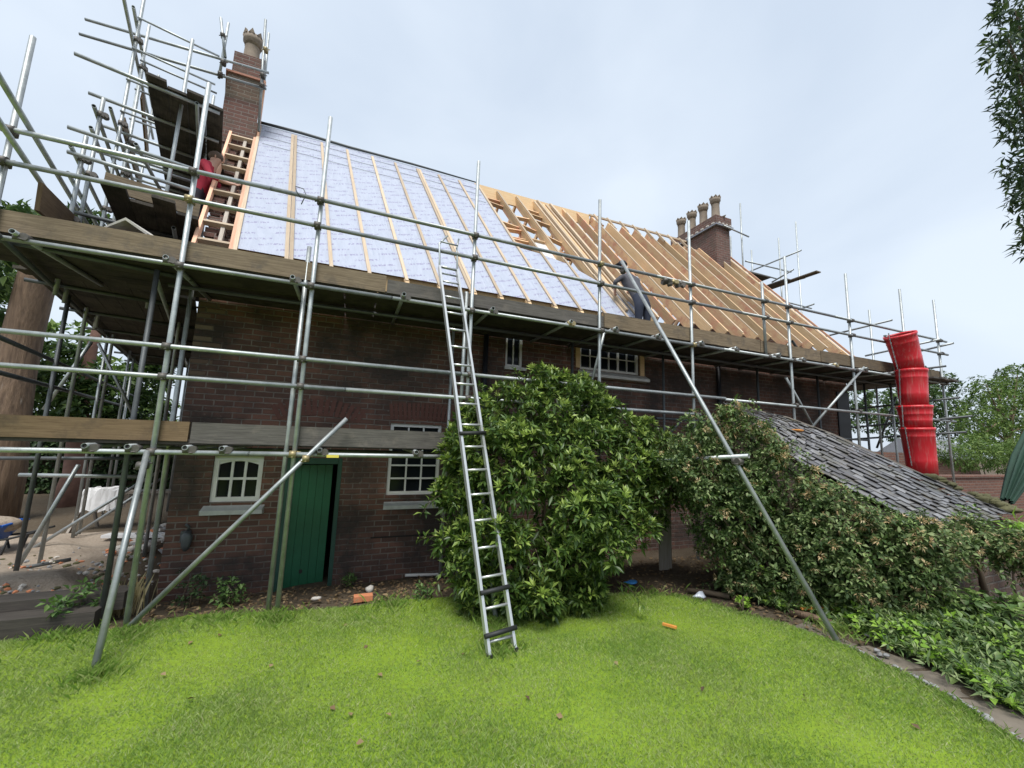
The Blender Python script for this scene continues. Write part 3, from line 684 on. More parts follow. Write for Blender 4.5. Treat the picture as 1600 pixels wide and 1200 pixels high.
# left verge: brick wall head below a pink timber ladder
mb = MB()
for j in range(44):
    v = .02 + j*.0205
    for (ua, ub, skip) in ((-2.12, -1.98, .12), (-1.97, -1.86, .25), (-1.82, -1.74, .5)):
        if random.random() < skip: continue
        dd = -.13 - random.uniform(0, .07); c = roof((ua+ub)/2+random.uniform(-.02, .02), v, dd); mb.box(c, ((ub-ua)*random.uniform(.8, 1.15), .12, .066), rot=Matrix.Rotation(random.uniform(-.08, .08), 3, 'Z'))
obj('verge_brickwork', mb, M['brick_chim_low'], house, bevel=.004)
mb = MB(); mb.bar(roof(-1.90, .0, -.06), roof(-1.90, .82, -.06), .05, .06, up=(0, -.794, .608)); obj('verge_mortar_board', mb, M['rust_timber'], house)
vl = None
for u in (-2.16, -1.74):
    mb = MB(); mb.bar(roof(u, -.05, -.02), roof(u, .82 if u < -2 else .99, -.02), .045, .09, up=(0, -.794, .608)); obj('verge_ladder_rail', mb, M['timber_pk'], house)
for j in range(9):
    v = .005 + j*.098; mb = MB(); mb.bar(roof(-2.14, v, -.02), roof(-1.76, v, -.02), .05, .075, up=(0, -.794, .608)); obj('verge_ladder_rung', mb, M['timber_pale'], house)
# ---- left chimney
def skewbox(x0, x1, y0, dp, z0, z1):
    mb = MB(); k = -.262
    P = [(x0, y0), (x1, y0), (x1+k*dp, y0+dp), (x0+k*dp, y0+dp)]; mb.hexa([V((x, y, z0)) for x, y in P] + [V((x, y, z1)) for x, y in P]); return mb
ch = obj('chimney', skewbox(-2.91, -2.30, 9.0, .85, 5.72, 6.72), M['brick_chim_low'], house)
obj('upper_stack', skewbox(-2.91, -2.30, 9.0, .85, 6.72, 7.26), M['brick_chim_up'], ch)
obj('stack_base', skewbox(-2.89, -2.32, 9.02, .8, 5.2, 5.72), M['brick_shed'], ch)
obj('tile_band', skewbox(-2.94, -2.27, 8.965, .9, 7.26, 7.30), M['tile_pink'], ch)
obj('stack_top', skewbox(-2.86, -2.31, 9.02, .8, 7.30, 7.80), M['brick_chim_low'], ch)
mb = MB(); mb.box((-2.27, 9.06, 6.5), (.03, .05, 1.7)); obj('corner_trim', mb, M['timber_pk'], ch)
def pot(c, r, h, mat, par, pts=8):
    mb = MB(); mb.lathe(c, [(r*1.05, 0), (r*.98, .05), (r*.80, h*.12), (r*.74, h*.55), (r*.80, h*.66), (r*1.0, h*.72), (r*1.02, h*.86), (r*.86, h*.86), (r*.8, h*.6)], seg=16)
    for i in range(pts):
        a = 2*PI*i/pts; p = V(c) + V((math.cos(a)*r*.93, math.sin(a)*r*.93, h*.85)); t = V((-math.sin(a), math.cos(a), 0)); o = V((math.cos(a), math.sin(a), 0))
        q = [p-t*r*.30+o*.02, p+t*r*.30+o*.02, p+V((0, 0, h*(.13 if r > .18 else .07)))+o*.03+t*.01]; mb.prism(q, -o*.05)
    return obj('chimney_pot', mb, M[mat], par)
pot((-2.65, 9.35, 7.78), .19, .82, 'pot', ch)
# ---- right chimney
cr = obj('chimney', (lambda m: (m.box((10.88, 9.95, 6.5), (.60, 1.9, 1.4)), m)[1])(MB()), M['brick_chim_low'], house)
mb = MB(); mb.box((10.88, 9.95, 5.4), (.585, 1.88, .8)); obj('stack_base', mb, M['brick_chim_low'], cr)
mb = MB(); mb.box((10.88, 9.95, 7.37), (.70, 2.0, .30)); obj('stack_top', mb, M['brick_chim_low'], cr)
mb = MB(); mb.box((10.88, 9.95, 7.18), (.78, 2.08, .05)); obj('lead_band', mb, M['lead'], cr)
mb = MB(); mb.box((10.88, 9.95, 7.535), (.60, 1.9, .03)); mb.blob((10.88, 9.95, 7.54), (.3, .95, .06)); obj('mortar_cap', mb, M['mortar'], cr)
for i in range(9): mb = MB(); mb.box((10.88-.365, 9.05+i*.22, 7.24+.02*random.random()), (.06, .09, .05)); obj('dentil', mb, M['pale_stone'], cr)
for i in range(4): mb = MB(); mb.box((10.65+i*.16, 8.935, 7.24), (.07, .06, .05)); obj('dentil', mb, M['pale_stone'], cr)
for y in (9.18, 9.68, 10.18, 10.68): pot((10.80, y, 7.52), .165, .88, 'pot', cr)

# ------------------------------------------------------------------ scaffolding
cm = MB(); cm.tube((0, 0, -.035), (0, 0, .035), .040, 10, hollow=False); cm.tube((-.035, -.052, 0), (.035, -.052, 0), .040, 10, hollow=False); cm.tube((.0, -.025, .02), (.075, -.03, .025), .009, 6, hollow=False); cm.tube((-.06, -.04, -.03), (.01, -.085, -.03), .008, 6, hollow=False); cm.box((0, -.026, 0), (.055, .05, .05))
_c = obj('coupler', cm, M['coupler']); CME = _c.data; C.objects.unlink(_c); bpy.data.objects.remove(_c)
CME2 = CME.copy(); CME2.materials.clear(); CME2.materials.append(M['coupler_br'])
def coupler(par, p, rz=0, rnd=True, tilt=0):
    o = bpy.data.objects.new('coupler', CME2 if random.random() < .12 else CME); C.objects.link(o); o.parent = par; o.location = V(p) - org(par)
    o.rotation_euler = (tilt, 0, rz + (random.uniform(-.1, .1) if rnd else 0)); return o
def T(par, name, p, q, mat='galv', r=.0255): 
    mb = MB(); mb.tube(p, q, r); return obj(name, mb, M[mat], par)
def B(par, name, p, q, w, h, mat='board', up=(0, 0, 1)):
    mb = MB(); mb.bar(p, q, w, h, up); return obj(name, mb, M[mat], par)
S = 5.2; SI = 6.2
sc = thing('tube_scaffold', 'galvanised tube scaffold of two board lifts standing along the whole brick house front', 'scaffold', (4, 5.2, -1.95), 'tube scaffolds round the house')
fronts = [(-3.32, -1.95, 3.91), (-1.84, -1.95, 3.97), (-.565, -1.95, 4.0), (1.425, -1.95, 4.0), (3.52, -1.95, 3.96), (5.43, -1.95, 4.06), (7.3, 1.72, 3.24), (8.0, -1.95, 3.91), (10.02, -1.95, 3.93), (12.14, -1.95, 3.94), (13.66, -1.95, 3.92)]
for x, z0, z1 in fronts:
    st = T(sc, 'standard', (x, S, z0), (x+random.uniform(-.015, .015), S, z1))
    for z in (2.83, 2.5, 1.73, .84, .52, -.25):
        if z > z0 and not (z == -.25 and x > 1.5) and not (z == .52 and x > 6): coupler(st, (x, S, z))
T(sc, 'standard', (-.66, S+.06, -1.95), (-.64, S+.06, 2.25)); T(sc, 'standard', (.0+1.36, S+.05, -.3), (1.36, S+.05, 2.0))
st = T(sc, 'standard', (1.36, S+.06, 1.2), (1.36, S+.06, 2.02))
for x in (-2.05, 1.42, 3.62, 5.70, 8.38, 10.47, 12.35):
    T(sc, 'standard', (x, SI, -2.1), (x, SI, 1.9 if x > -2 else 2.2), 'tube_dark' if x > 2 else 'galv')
# ledgers, each run in two or three lengths
def run(name, xs_, y, z, mat='galv', dz=.0):
    for i in range(len(xs_)-1):
        T(sc, name, (xs_[i], y, z + dz*i), (xs_[i+1]+.02, y, z + dz*(i+1)*.5), mat)
yl = S - .053
run('guard_rail', [-4.6, -1.1, 4.6, 9.4, 13.9], yl, 2.83); run('guard_rail', [-4.6, .9, 6.6, 13.9], yl, 2.49)
run('ledger', [-4.6, .35, 6.1, 10.4, 13.8], yl, 1.73)
run('ledger', [-4.6, 1.3, 6.1], yl, .84); run('ledger', [6.1, 11.2, 13.9], yl, .82, dz=-.02)
run('ledger', [-4.6, -.1, 5.5], yl, .52); run('ledger', [-4.6, -1.0, 1.75], yl, -.25)
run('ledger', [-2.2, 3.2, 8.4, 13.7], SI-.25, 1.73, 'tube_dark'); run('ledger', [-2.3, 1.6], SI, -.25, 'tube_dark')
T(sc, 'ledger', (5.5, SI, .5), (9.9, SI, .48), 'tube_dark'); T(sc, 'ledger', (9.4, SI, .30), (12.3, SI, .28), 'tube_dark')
for x in [-3.1, -1.95, -.76, .5, 1.7, 2.95, 3.75, 4.6, 5.55, 6.4, 7.5, 8.25, 9.3, 10.3, 11.3, 12.3, 13.3]:
    t = T(sc, 'transom', (x, 5.11 - random.uniform(0, .05), 1.782), (x, 6.55, 1.782)); coupler(t, (x, S-.05, 1.76), PI/2)
for px in ((128, 710), (198, 697), (288, 699), (346, 700), (499, 705), (651, 707)):
    x = atY(*px, 5.08).x; t = T(sc, 'transom', (x, 5.09, -.198), (x, 6.4, -.198)); coupler(t, (x, S-.05, -.22), PI/2)
# decks
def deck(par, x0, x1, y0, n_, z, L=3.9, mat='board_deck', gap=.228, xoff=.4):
    for j in range(n_):
        x = x0 - (j % 2)*xoff
        while x < x1:
            e = min(x + L - .02, x1 + random.uniform(-.1, .1))
            if e - x > .3: B(par, 'deck_board', (max(x, x0-.15), y0 + j*gap + .11, z + random.uniform(-.002, .002)), (e, y0 + j*gap + .11, z + random.uniform(-.002, .002)), .222, .038, mat)
            x += L
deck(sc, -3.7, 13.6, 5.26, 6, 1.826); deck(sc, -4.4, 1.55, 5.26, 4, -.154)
for a, b, mt, zt in ((-4.5, -3.38, 'board_dk', 2.06), (-3.36, .28, 'board', 2.045), (.30, 3.62, 'board_dk', 2.0), (3.64, 7.2, 'board', 2.06), (7.22, 9.0, 'board', 2.05), (9.02, 11.6, 'board', 2.06), (11.62, 13.7, 'board', 2.06)):
    B(sc, 'toe_board', (a, 5.255, (zt+1.822)/2), (b, 5.255, (zt+1.822)/2), .038, zt-1.822, mt)
B(sc, 'toe_board', (-4.5, 5.255, -.03), (-1.58, 5.255, -.035), .038, .205, 'board_lt'); B(sc, 'toe_board', (-1.56, 5.262, -.045), (1.5, 5.262, -.05), .038, .22, 'board_dk')
# rakers and braces
def gpx(px, py, z0=-1.85):
    q = atZ(px, py, z0)
    for _ in range(5): q = atZ(px, py, zg(q.x, q.y))
    return q
T(sc, 'raker', gpx(145, 1052) - V((0, 0, .05)), atY(230, 705, 5.12)); coupler(sc, atY(225, 727, 5.15))
d_ = T(sc, 'brace', atY(203, 978, 5.13), atY(542, 654, 5.11)); coupler(d_, atY(478, 716, 5.15))
rk0 = gpx(1317, 1010) - V((0, 0, .05)); rk1 = atY(973, 411, 5.10); rk = T(sc, 'raker', rk0, rk1 + (rk1-rk0).normalized()*.05); coupler(rk, rk1 + V((.03, .04, -.12)))
T(sc, 'raker', gpx(777, 977) - V((0, 0, .05)), atY(741, 660, 5.12))
t_ = .5
for t_ in [i/200 for i in range(200)]:
    p_ = rk0.lerp(rk1, t_); c_ = V((XA.y*p_.x+YA.y*p_.y+ZA.y*p_.z, fwd(p_), 0))
    if c_.x/c_.y*F + 600 < 722: break
tie0 = atY(937, 724, 5.25); dd = (p_ - tie0); T(sc, 'raker_tie', tie0, p_ + V((0, 0, .055)) + dd.normalized()*.15); coupler(rk, p_)
T(sc, 'brace', atY(1350, 574, 5.14), atY(1268, 668, 5.30)); T(sc, 'brace', atY(1228, 590, 5.3), atY(1276, 676, 5.35)); T(sc, 'brace', atY(950, 496, 5.27), atY(922, 606, 5.35), 'galv', .022); T(sc, 'brace', atY(1238, 533, 5.3), atY(1256, 560, 5.6), 'tube_dark')
T(sc, 'brace', atY(1080, 640, SI), atY(1035, 690, SI), 'tube_dark')
for i in range(5): coupler(sc, atY(1040+i*6, 438+i*1.2, 5.12), random.random()*3, tilt=random.random()*2)
mb = MB(); p = atY(470, 309, 5.12); mb.path([p, p+V((-.05, -.02, .06)), p+V((-.07, 0, .13)), p+V((.02, 0, .12)), p+V((.05, .01, .06)), p+V((.01, .02, -.07))], .006, 5); obj('tie_wire', mb, M['tube_dark'], sc)
mb = MB(); p = atY(520, 713, 5.12); mb.box(p, (.13, .03, .03)); obj('yellow_sleeve', mb, M['yellow'], sc, bevel=.005)

# ---- gable scaffold on the left, on the skewed line
gs = thing('tube_scaffold', 'tall tube scaffold climbing the gable end beside the single pot chimney', 'scaffold', G(2, 1, -2.05), 'tube scaffolds round the house')
def Gt(name, s0, w0, z0, s1, w1, z1, mat='galv', r=.0255): return T(gs, name, G(s0, w0, z0), G(s1, w1, z1), mat, r)
for s, w, z0, z1 in ((.38, 1.42, 1.6, 3.8), (.78, 1.42, 1.6, 4.66), (1.88, 1.42, -2.05, 8.05), (2.55, 1.42, 1.6, 7.5), (4.1, 1.42, -2.05, 7.66), (2.4, 1.38, 1.6, 6.45), (6.2, 1.42, -2.05, 3.6), (8.2, 1.42, -2.05, 3.0), (1.9, .3, -2.05, 6.2), (4.2, .3, -2.05, 6.9), (6.3, .3, -2.05, 3.0)):
    st = Gt('standard', s, w, z0, s, w, z1)
    for z in (2.63, 3.47, 4.4, 5.0, 6.6): 
        if z < z1 and w > 1: coupler(st, G(s, w, z), PI/2+.27)
E_ = atY(301, 62, 7.2); T(gs, 'standard', V((E_.x-.02, 7.2, 1.7)), E_)
for z, s0, s1 in ((2.63, -2.6, 8.4), (2.95, -2.3, 8.2), (3.47, .1, 6.5), (3.15, .2, 6.6), (4.42, .65, 6.0), (4.12, .7, 5.5), (6.55, 1.0, 5.0), (6.95, 1.6, 5.4), (1.73, -2.4, 8.6), (.84, -2.4, 8.4), (.5, -2.4, 8.4), (5.0-.08, 1.4, 5.2)):
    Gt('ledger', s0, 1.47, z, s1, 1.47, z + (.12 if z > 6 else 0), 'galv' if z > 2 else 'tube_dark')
for z, s0, s1 in ((1.73, -.8, 8.4), (4.92, .4, 5.2), (2.72, .0, 5.0)): Gt('ledger', s0, .38, z, s1, .38, z)
for i, s in enumerate((.5, 1.3, 2.1, 2.9, 3.7, 4.6)):
    Gt('transom', s, .1, 4.97, s, 1.7, 4.97); Gt('transom', s, .1, 2.77, s, 1.75, 2.77, 'tube_dark')
for i in range(10):
    s = 1.85 + .0*i; z = 4.3 + i*.3; Gt('transom', s if i % 2 else 2.5, 1.45, z, s if i % 2 else 2.5, .3, z, 'galv', .018)
for i, s in enumerate((-.9, .6, 2.1, 3.6, 5.1, 6.6, 8.1)): Gt('transom', s, .05, 1.782, s, 1.75, 1.782, 'tube_dark')
def gdeck(s0, s1, w0, n_, z, mat='board_deck', nm='deck_board', jit=.0):
    for j in range(n_):
        s = s0 - (j % 2)*.3*jit
        while s < s1:
            e = min(s+3.9, s1 + random.uniform(-.15, .15)*jit)
            if e-s > .3: B(gs, nm, G(s, w0+.11+j*.228, z+random.uniform(-.003, .003)), G(e, w0+.11+j*.228, z), .222, .038, mat)
            s += 3.92
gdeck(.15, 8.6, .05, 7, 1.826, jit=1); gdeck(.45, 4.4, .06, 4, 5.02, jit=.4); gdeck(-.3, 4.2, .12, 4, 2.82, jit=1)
for j in range(2): gdeck(1.2, 4.2, 1.12+j*.23, 1, 2.82)
B(gs, 'toe_board', G(-.28, .12, 2.95), G(-.28, 1.05, 2.97), .038, .22, 'board'); B(gs, 'toe_board', G(2.0, 1.42, 5.1), G(4.2, 1.42, 5.1), .036, .2, 'board')
B(gs, 'toe_board', atG(62, 300, 1.40)+V((0, 0, -.05)), atG(118, 362, 1.40)+V((0, 0, .02)), .038, .30, 'board_lt', up=(0, 0, 1))
B(gs, 'toe_board', G(2.6, 1.36, 6.1), G(3.9, 1.36, 5.7), .03, .2, 'board_lt')
# rails round the chimney
for (p, q) in (((133, 30), (420, 114)), ((124, 53), (416, 139))): T(gs, 'guard_rail', atY(*p, 8.85), atY(*q, 8.85))
for (p, q, y) in (((345, 28), (352, 90), 8.8), ((357, 36), (342, 122), 8.95), ((415, 31), (404, 205), 8.92), ((420, 52), (411, 150), 9.6)): T(gs, 'standard', atY(*p, y), atY(*q, y))
for p in ((349, 58), (350, 100), (416, 80), (411, 120), (411, 136), (345, 118)): coupler(gs, atY(*p, 8.84))
T(gs, 'guard_rail', G(5.0, .2, 3.75), G(0.1, .9, 3.78)); T(gs, 'guard_rail', G(.15, .25, 3.4), G(.15, 1.5, 3.4)); T(gs, 'guard_rail', G(.2, .25, 3.75), G(.2, 1.55, 3.75)); T(gs, 'guard_rail', G(1.5, .25, 4.2), G(1.5, 1.55, 4.2))
# standards, braces and ledgers below the left decks
for p, q, w, mt in (((90, 462), (20, 918), 1.42, 'tube_dark'), ((154, 546), (106, 882), 1.42, 'galv'), ((196, 569), (160, 856), 1.4, 'galv'), ((215, 539), (166, 916), .35, 'tube_dark')):
    a = atG(*q, w); T(gs, 'standard', V((a.x, a.y, -2.07)), V((a.x, a.y, 1.75)), mt)
for p, q, y in (((123, 726), (30, 882), 7.4), ((250, 735), (-10, 895), 9.0), ((252, 748), (80, 860), 10.0), ((143, 534), (68, 640), 8.5), ((154, 537), (214, 660), 9.5)): T(gs, 'brace', atY(*p, y), atY(*q, y))
T(gs, 'ledger', atY(30, 742, 7.6), atY(220, 745, 7.6)); T(gs, 'ledger', atY(-10, 716, 8.2), atY(235, 716, 8.2), 'tube_dark')
gdeck(.1, 8.0, .2, 4, -.14)
for s in (.4, 1.6, 2.8, 4.0): Gt('transom', s, .1, -.19, s, 1.6, -.19, 'tube_dark')
# ---- scaffold at the far right end and behind the four pot chimney
rs = thing('tube_scaffold', 'tube scaffold tower behind the four pot chimney at the far roof end', 'scaffold', (13, 9, -2.1), 'tube scaffolds round the house')
for x, y, z0, z1 in ((11.75, 9.0, 4.2, 8.25), (11.97, 9.6, 4.2, 7.4), (13.6, 9.0, -2.1, 7.42), (14.6, 9.0, -2.1, 8.28), (13.0, 9.6, 5.2, 7.1), (11.7, 9.8, 4.5, 7.0)): T(rs, 'standard', (x, y, z0), (x, y, z1))
for p, q, y in (((1165, 408), (1236, 425), 9.2), ((1156, 420), (1215, 436), 9.4), ((1130, 352), (1170, 370), 8.9), ((1222, 470), (1268, 482), 9.0)): T(rs, 'ledger', atY(*p, y), atY(*q, y))
for p, q, x in (((1172, 424), (1252, 391), 13.5), ((1200, 449), (1258, 434), 13.6), ((1228, 491), (1272, 475), 13.7), ((1206, 441), (1240, 421), 13.3)): T(rs, 'ledger', atX(*p, x), atX(*q, x))
for i in range(4): B(rs, 'deck_board', (12.0+i*.23, 11.2, 5.72), (12.0+i*.23, 8.8, 5.72), .222, .038, 'board_dk')
a = atX(1277, 427, 13.5); B(rs, 'deck_board', V((13.4, a.y-.1, a.z)), V((13.4, 11.5, a.z)), .222, .038, 'board'); B(rs, 'deck_board', V((13.17, a.y+.7, a.z)), V((13.17, 11.5, a.z)), .222, .038, 'board_dk')
re_ = thing('tube_scaffold', 'tube scaffold return at the right end of the front, behind the red chute', 'scaffold', (13, 6, -2.1), 'tube scaffolds round the house')
for x, y, z0, z1 in ((13.3, 6.4, -2.1, 3.95), (12.9, 5.9, -2.1, 1.8), (11.6, 7.6, 1.6, 3.5), (13.7, 8.0, -2.1, 1.8), (13.0, 9.0, -2.1, 1.8)): T(re_, 'standard', (x, y, z0), (x, y, z1))
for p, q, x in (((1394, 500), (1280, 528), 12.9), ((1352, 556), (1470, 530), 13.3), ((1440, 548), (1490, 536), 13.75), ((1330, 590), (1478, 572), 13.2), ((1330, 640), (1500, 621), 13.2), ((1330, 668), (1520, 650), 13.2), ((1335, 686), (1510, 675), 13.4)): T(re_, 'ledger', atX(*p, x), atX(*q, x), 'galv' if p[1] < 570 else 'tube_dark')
T(re_, 'brace', atX(1400, 620, 13.5), atX(1370, 700, 13.5), 'tube_dark')
for j in range(5): B(re_, 'deck_board', (12.75+j*.23, 8.4, 1.78), (12.75+j*.23, 4.95-.05*(j % 2), 1.78), .222, .038, 'board_dk')
B(re_, 'deck_board', (12.3, 5.35, 1.87), (14.15, 5.35, 1.87), .222, .038, 'board_dk')

# ------------------------------------------------------------------ ladder
ft = gpx(785, 1024); tp = atY(701, 424, 5.06)
ld = thing('ladder', 'long silver aluminium ladder leaning from the lawn to the upper scaffold deck', 'ladder', ft)
ax = (tp-ft).normalized(); sd = V((1, .12, 0)); sd = (sd - ax*sd.dot(ax)).normalized(); Lh = (tp-ft).length; nr = sd.cross(ax)
for s_ in (-1, 1):
    mb = MB(); o1 = sd*(s_*.125); mb.bar(ft+o1, tp+o1+ax*.05, .026, .055, up=nr); obj('stile', mb, M['alu'], ld, bevel=.004)
k = int((Lh-.05)/.252)
for i in range(k+1):
    p = ft + ax*(.12+i*.252); mb = MB(); mb.tube(p-sd*.112, p+sd*.112, .0135, 8, hollow=False); obj('rung', mb, M['alu'], ld)
for t, w in ((.17, .155), (.50, .145), (2.02, .15)):
    p = ft + ax*t - nr*.035*(1 if nr.y > 0 else -1); mb = MB(); mb.tube(p-sd*w-V((0, 0, 0)), p+sd*w+V((0, 0, .01)), .021, 10, hollow=False); obj('stabiliser_bar', mb, M['rubber'], ld)
for s_ in (-1, 1):
    p = ft + sd*(s_*.125); mb = MB(); mb.box(p+V((0, 0, .02)), (.04, .06, .04)); obj('foot', mb, M['rubber'], ld)
for s_ in (-1, 1):      # hand hold hoops above the deck edge
    p = tp + sd*(s_*.125) + V((0, .06, 0)); mb = MB(); mb.path([p-ax*.1, p+V((0, 0, .22)), p+V((-.01, .03, .40)), p+V((.06-.04*s_, .06, .55))], .013, 7); obj('hand_hold', mb, M['galv'], ld)
for dz in (-.02, .06, .42): 
    p = tp + V((0, .06, dz)); mb = MB(); mb.tube(p-sd*.125, p+sd*.125, .012, 8, hollow=False); obj('hand_hold', mb, M['galv'], ld)

# ------------------------------------------------------------------ rubble chute
cp = [((1405.5, 522), 43), ((1422.5, 578), 43), ((1428, 634), 46), ((1432, 668), 45), ((1440, 728), 30)]
P = [atY(*c, 4.93) for c, w in cp]
chu = thing('rubble_chute', 'bright red plastic rubble chute of nested tapering sections hung from the scaffold', 'chute', P[4])
for i in range(4):
    a, b = P[i], P[i+1]; d = (b-a); L = d.length; d.normalize(); r0 = cp[i][1]/2*fwd(a)/F*.88; r1 = r0*.86; L2 = L*1.06 if i < 3 else L*1.35
    prof = [(r0*.99, .02), (r0*1.04, 0), (r0*1.065, .03), (r0*1.04, .06), (r0, .075), (r0*.985, .17), (r0*.992, .18), (r0*.992, .20), (r0*.975, .21), (r0+(r1-r0)*.62, L2*.62), (r0+(r1-r0)*.60+.003, L2*.64), (r0+(r1-r0)*.66, L2*.67), (r1, L2), (r1*.96, L2), (r0*.93, .05)]
    mb = MB(); mb.lathe(a, prof, axis=d, seg=32, cap=False); se = obj('chute_section', mb, M['red'], chu)
    for sg in (1,):
        c = a + V((-.55, .45, 0))*r0*1.35 + V((0, 0, -.03)); mb = MB(); mb.tube(c, c+V((0, -.03, -.05)), .02, 8, hollow=False); mb.box(c, (.06, .05, .03)); obj('bracket', mb, M['galv'], se)
    mb = MB()
    co_ = V((-.92, -.39, 0))*.86 + V((-.374, .92, 0))*.0 + V((-.39, .92, 0))*.62; q0 = a + co_*r0*1.03; q1 = b + co_*((cp[min(i+1, 3)][1]/2*fwd(b)/F*1.03) if i < 3 else r1)
    kk = int((q1-q0).length/.05)
    for j in range(kk):
        c = q0.lerp(q1, (j+.5)/kk); mb.box(c, (.022 if j % 2 else .008, .008 if j % 2 else .022, .05))
    obj('chain', mb, M['galv'], chu)

# ------------------------------------------------------------------ two roofers
def body(name, joints, bones, split, mats, parent):
    me = bpy.data.meshes.new(name); names = list(joints)
    me.from_pydata([joints[k][0] for k in names], [(names.index(a), names.index(b)) for a, b in bones], [])
    o = bpy.data.objects.new(name, me); C.objects.link(o)
    sk = o.modifiers.new('Skin', 'SKIN'); sk.use_smooth_shade = True; sl = me.skin_vertices[0].data if me.skin_vertices else None
    if sl is None:
        bm = bmesh.new(); bm.from_mesh(me); bm.verts.layers.skin.verify(); bm.to_mesh(me); bm.free(); sl = me.skin_vertices[0].data
    for i, k in enumerate(names):
        r = joints[k][1]; sl[i].radius = (r, r) if isinstance(r, (int, float)) else r; sl[i].use_root = (k == 'pelvis')
    ss = o.modifiers.new('Sub', 'SUBSURF'); ss.levels = 2; ss.render_levels = 2
    bpy.context.view_layer.update()
    ev = o.evaluated_get(bpy.context.evaluated_depsgraph_get()); m2 = bpy.data.meshes.new_from_object(ev)
    C.objects.unlink(o); bpy.data.objects.remove(o)
    for m in mats: m2.materials.append(M[m])
    pj = [(V(joints[k][0]), split(k)) for k in names]
    for p in m2.polygons:
        c = p.center; p.material_index = min(pj, key=lambda q: (q[0]-c).length)[1]; p.use_smooth = True
    base = org(parent)
    for v in m2.vertices: v.co -= base
    m2.name = name; o = bpy.data.objects.new(name, m2); C.objects.link(o); o.parent = parent
    return o
def person(label, J, hand_dirs, splitf, mats, loc, headgear, gear_mat):
    t = thing('person', label, 'person', loc)
    bones = [('pelvis', 'waist'), ('waist', 'chest'), ('chest', 'neck'), ('neck', 'head'), ('head', 'crown')]
    for s_ in 'LR':
        bones += [('chest', 'sh'+s_), ('sh'+s_, 'el'+s_), ('el'+s_, 'wr'+s_), ('wr'+s_, 'palm'+s_), ('pelvis', 'hip'+s_), ('hip'+s_, 'kn'+s_), ('kn'+s_, 'an'+s_), ('an'+s_, 'toe'+s_)]
        d = V(hand_dirs[s_]).normalized(); sdv = d.orthogonal().normalized(); pp = V(J['palm'+s_][0])
        for f in range(4):
            a = pp + sdv*((f-1.5)*.019) + d*.035; b = a + d*(.032+.008*(f in (1, 2))); c = b + d*.022 + d.cross(sdv)*.014
            J[f'f{s_}{f}a'] = (a, .0085); J[f'f{s_}{f}b'] = (b, .0078); J[f'f{s_}{f}c'] = (c, .007); bones += [('palm'+s_, f'f{s_}{f}a'), (f'f{s_}{f}a', f'f{s_}{f}b'), (f'f{s_}{f}b', f'f{s_}{f}c')]
        a = pp + sdv*.04 - d*.005; b = a + sdv*.025 + d*.03; J[f't{s_}a'] = (a, .011); J[f't{s_}b'] = (b, .009); bones += [('palm'+s_, f't{s_}a'), (f't{s_}a', f't{s_}b')]
    o = body('body', J, bones, splitf, mats, t)
    mb = MB(); hd = V(J['head'][0]); up = (V(J['crown'][0])-hd).normalized(); headgear(mb, hd, up); obj('hair' if gear_mat == 'hair' else 'cap', mb, M[gear_mat], t)
    return t
def split_body(k):
    if k in ('head', 'crown', 'neck') or k[0] in 'ft' and k not in ('toeL', 'toeR') or k.startswith('palm') or k.startswith('wr'): return 0
    if k in ('chest', 'waist') or k.startswith('sh') or k.startswith('el'): return 1
    if k.startswith('toe') or k.startswith('an'): return 3
    return 2
def add_face(t, hd, fw, up):
    r_ = fw.cross(up)
    def bit(nm, p, size, m): mb = MB(); mb.blob(p, size, 1, .04); obj(nm, mb, M[m], t)
    bit('nose', hd+fw*.098-up*.01, (.014, .02, .02), 'skin')
    for s_ in (-1, 1): bit('ear', hd+r_*(.078*s_), (.014, .02, .03), 'skin'); bit('eye', hd+fw*.086+r_*(.03*s_)+up*.02, (.009, .009, .007), 'hair')
    bit('mouth', hd+fw*.088-up*.045, (.022, .01, .006), 'hair')
# worker A: red shirt, on the gable deck, reaching towards the verge on his right
o_ = atY(316, 300, 7.55); bx, by = o_.x - .06, 7.55; fz = 2.845
def A(dx, dy, dz): return V((bx+dx, by+dy, fz+dz))
J = dict(pelvis=(A(0, 0, .88), .15), waist=(A(.03, 0, 1.05), (.15, .12)), chest=(A(.09, 0, 1.32), (.17, .12)), neck=(A(.15, 0, 1.50), .055), head=(A(.19, 0, 1.61), .088), crown=(A(.19, 0, 1.70), .075),
  shL=(A(.09, .18, 1.40), .065), elL=(A(.25, .24, 1.18), .045), wrL=(A(.46, .18, 1.20), .03), palmL=(A(.54, .17, 1.21), (.036, .016)),
  shR=(A(.09, -.18, 1.40), .065), elR=(A(.22, -.26, 1.15), .045), wrR=(A(.44, -.20, 1.12), .03), palmR=(A(.52, -.19, 1.13), (.036, .016)),
  hipL=(A(0, .09, .82), .095), knL=(A(.05, .10, .46), .062), anL=(A(-.03, .10, .08), .045), toeL=(A(.12, .11, .035), .035),
  hipR=(A(0, -.09, .82), .095), knR=(A(.08, -.10, .46), .062), anR=(A(.02, -.10, .08), .045), toeR=(A(.17, -.11, .035), .035))
def gearA(mb, hd, up): mb.blob(hd+up*.035+V((-.02, 0, 0)), (.105, .098, .095), 2, .05)
pa = person('roofer in a red shirt and dark trousers working at the gable verge', J, dict(L=(1, -.1, .1), R=(1, .1, .1)), split_body, ('skin', 'shirt_red', 'trousers', 'cap'), A(0, 0, 0), gearA, 'hair')
add_face(pa, V(J['head'][0]), V((1, 0, -.1)).normalized(), V((.1, 0, 1)).normalized())
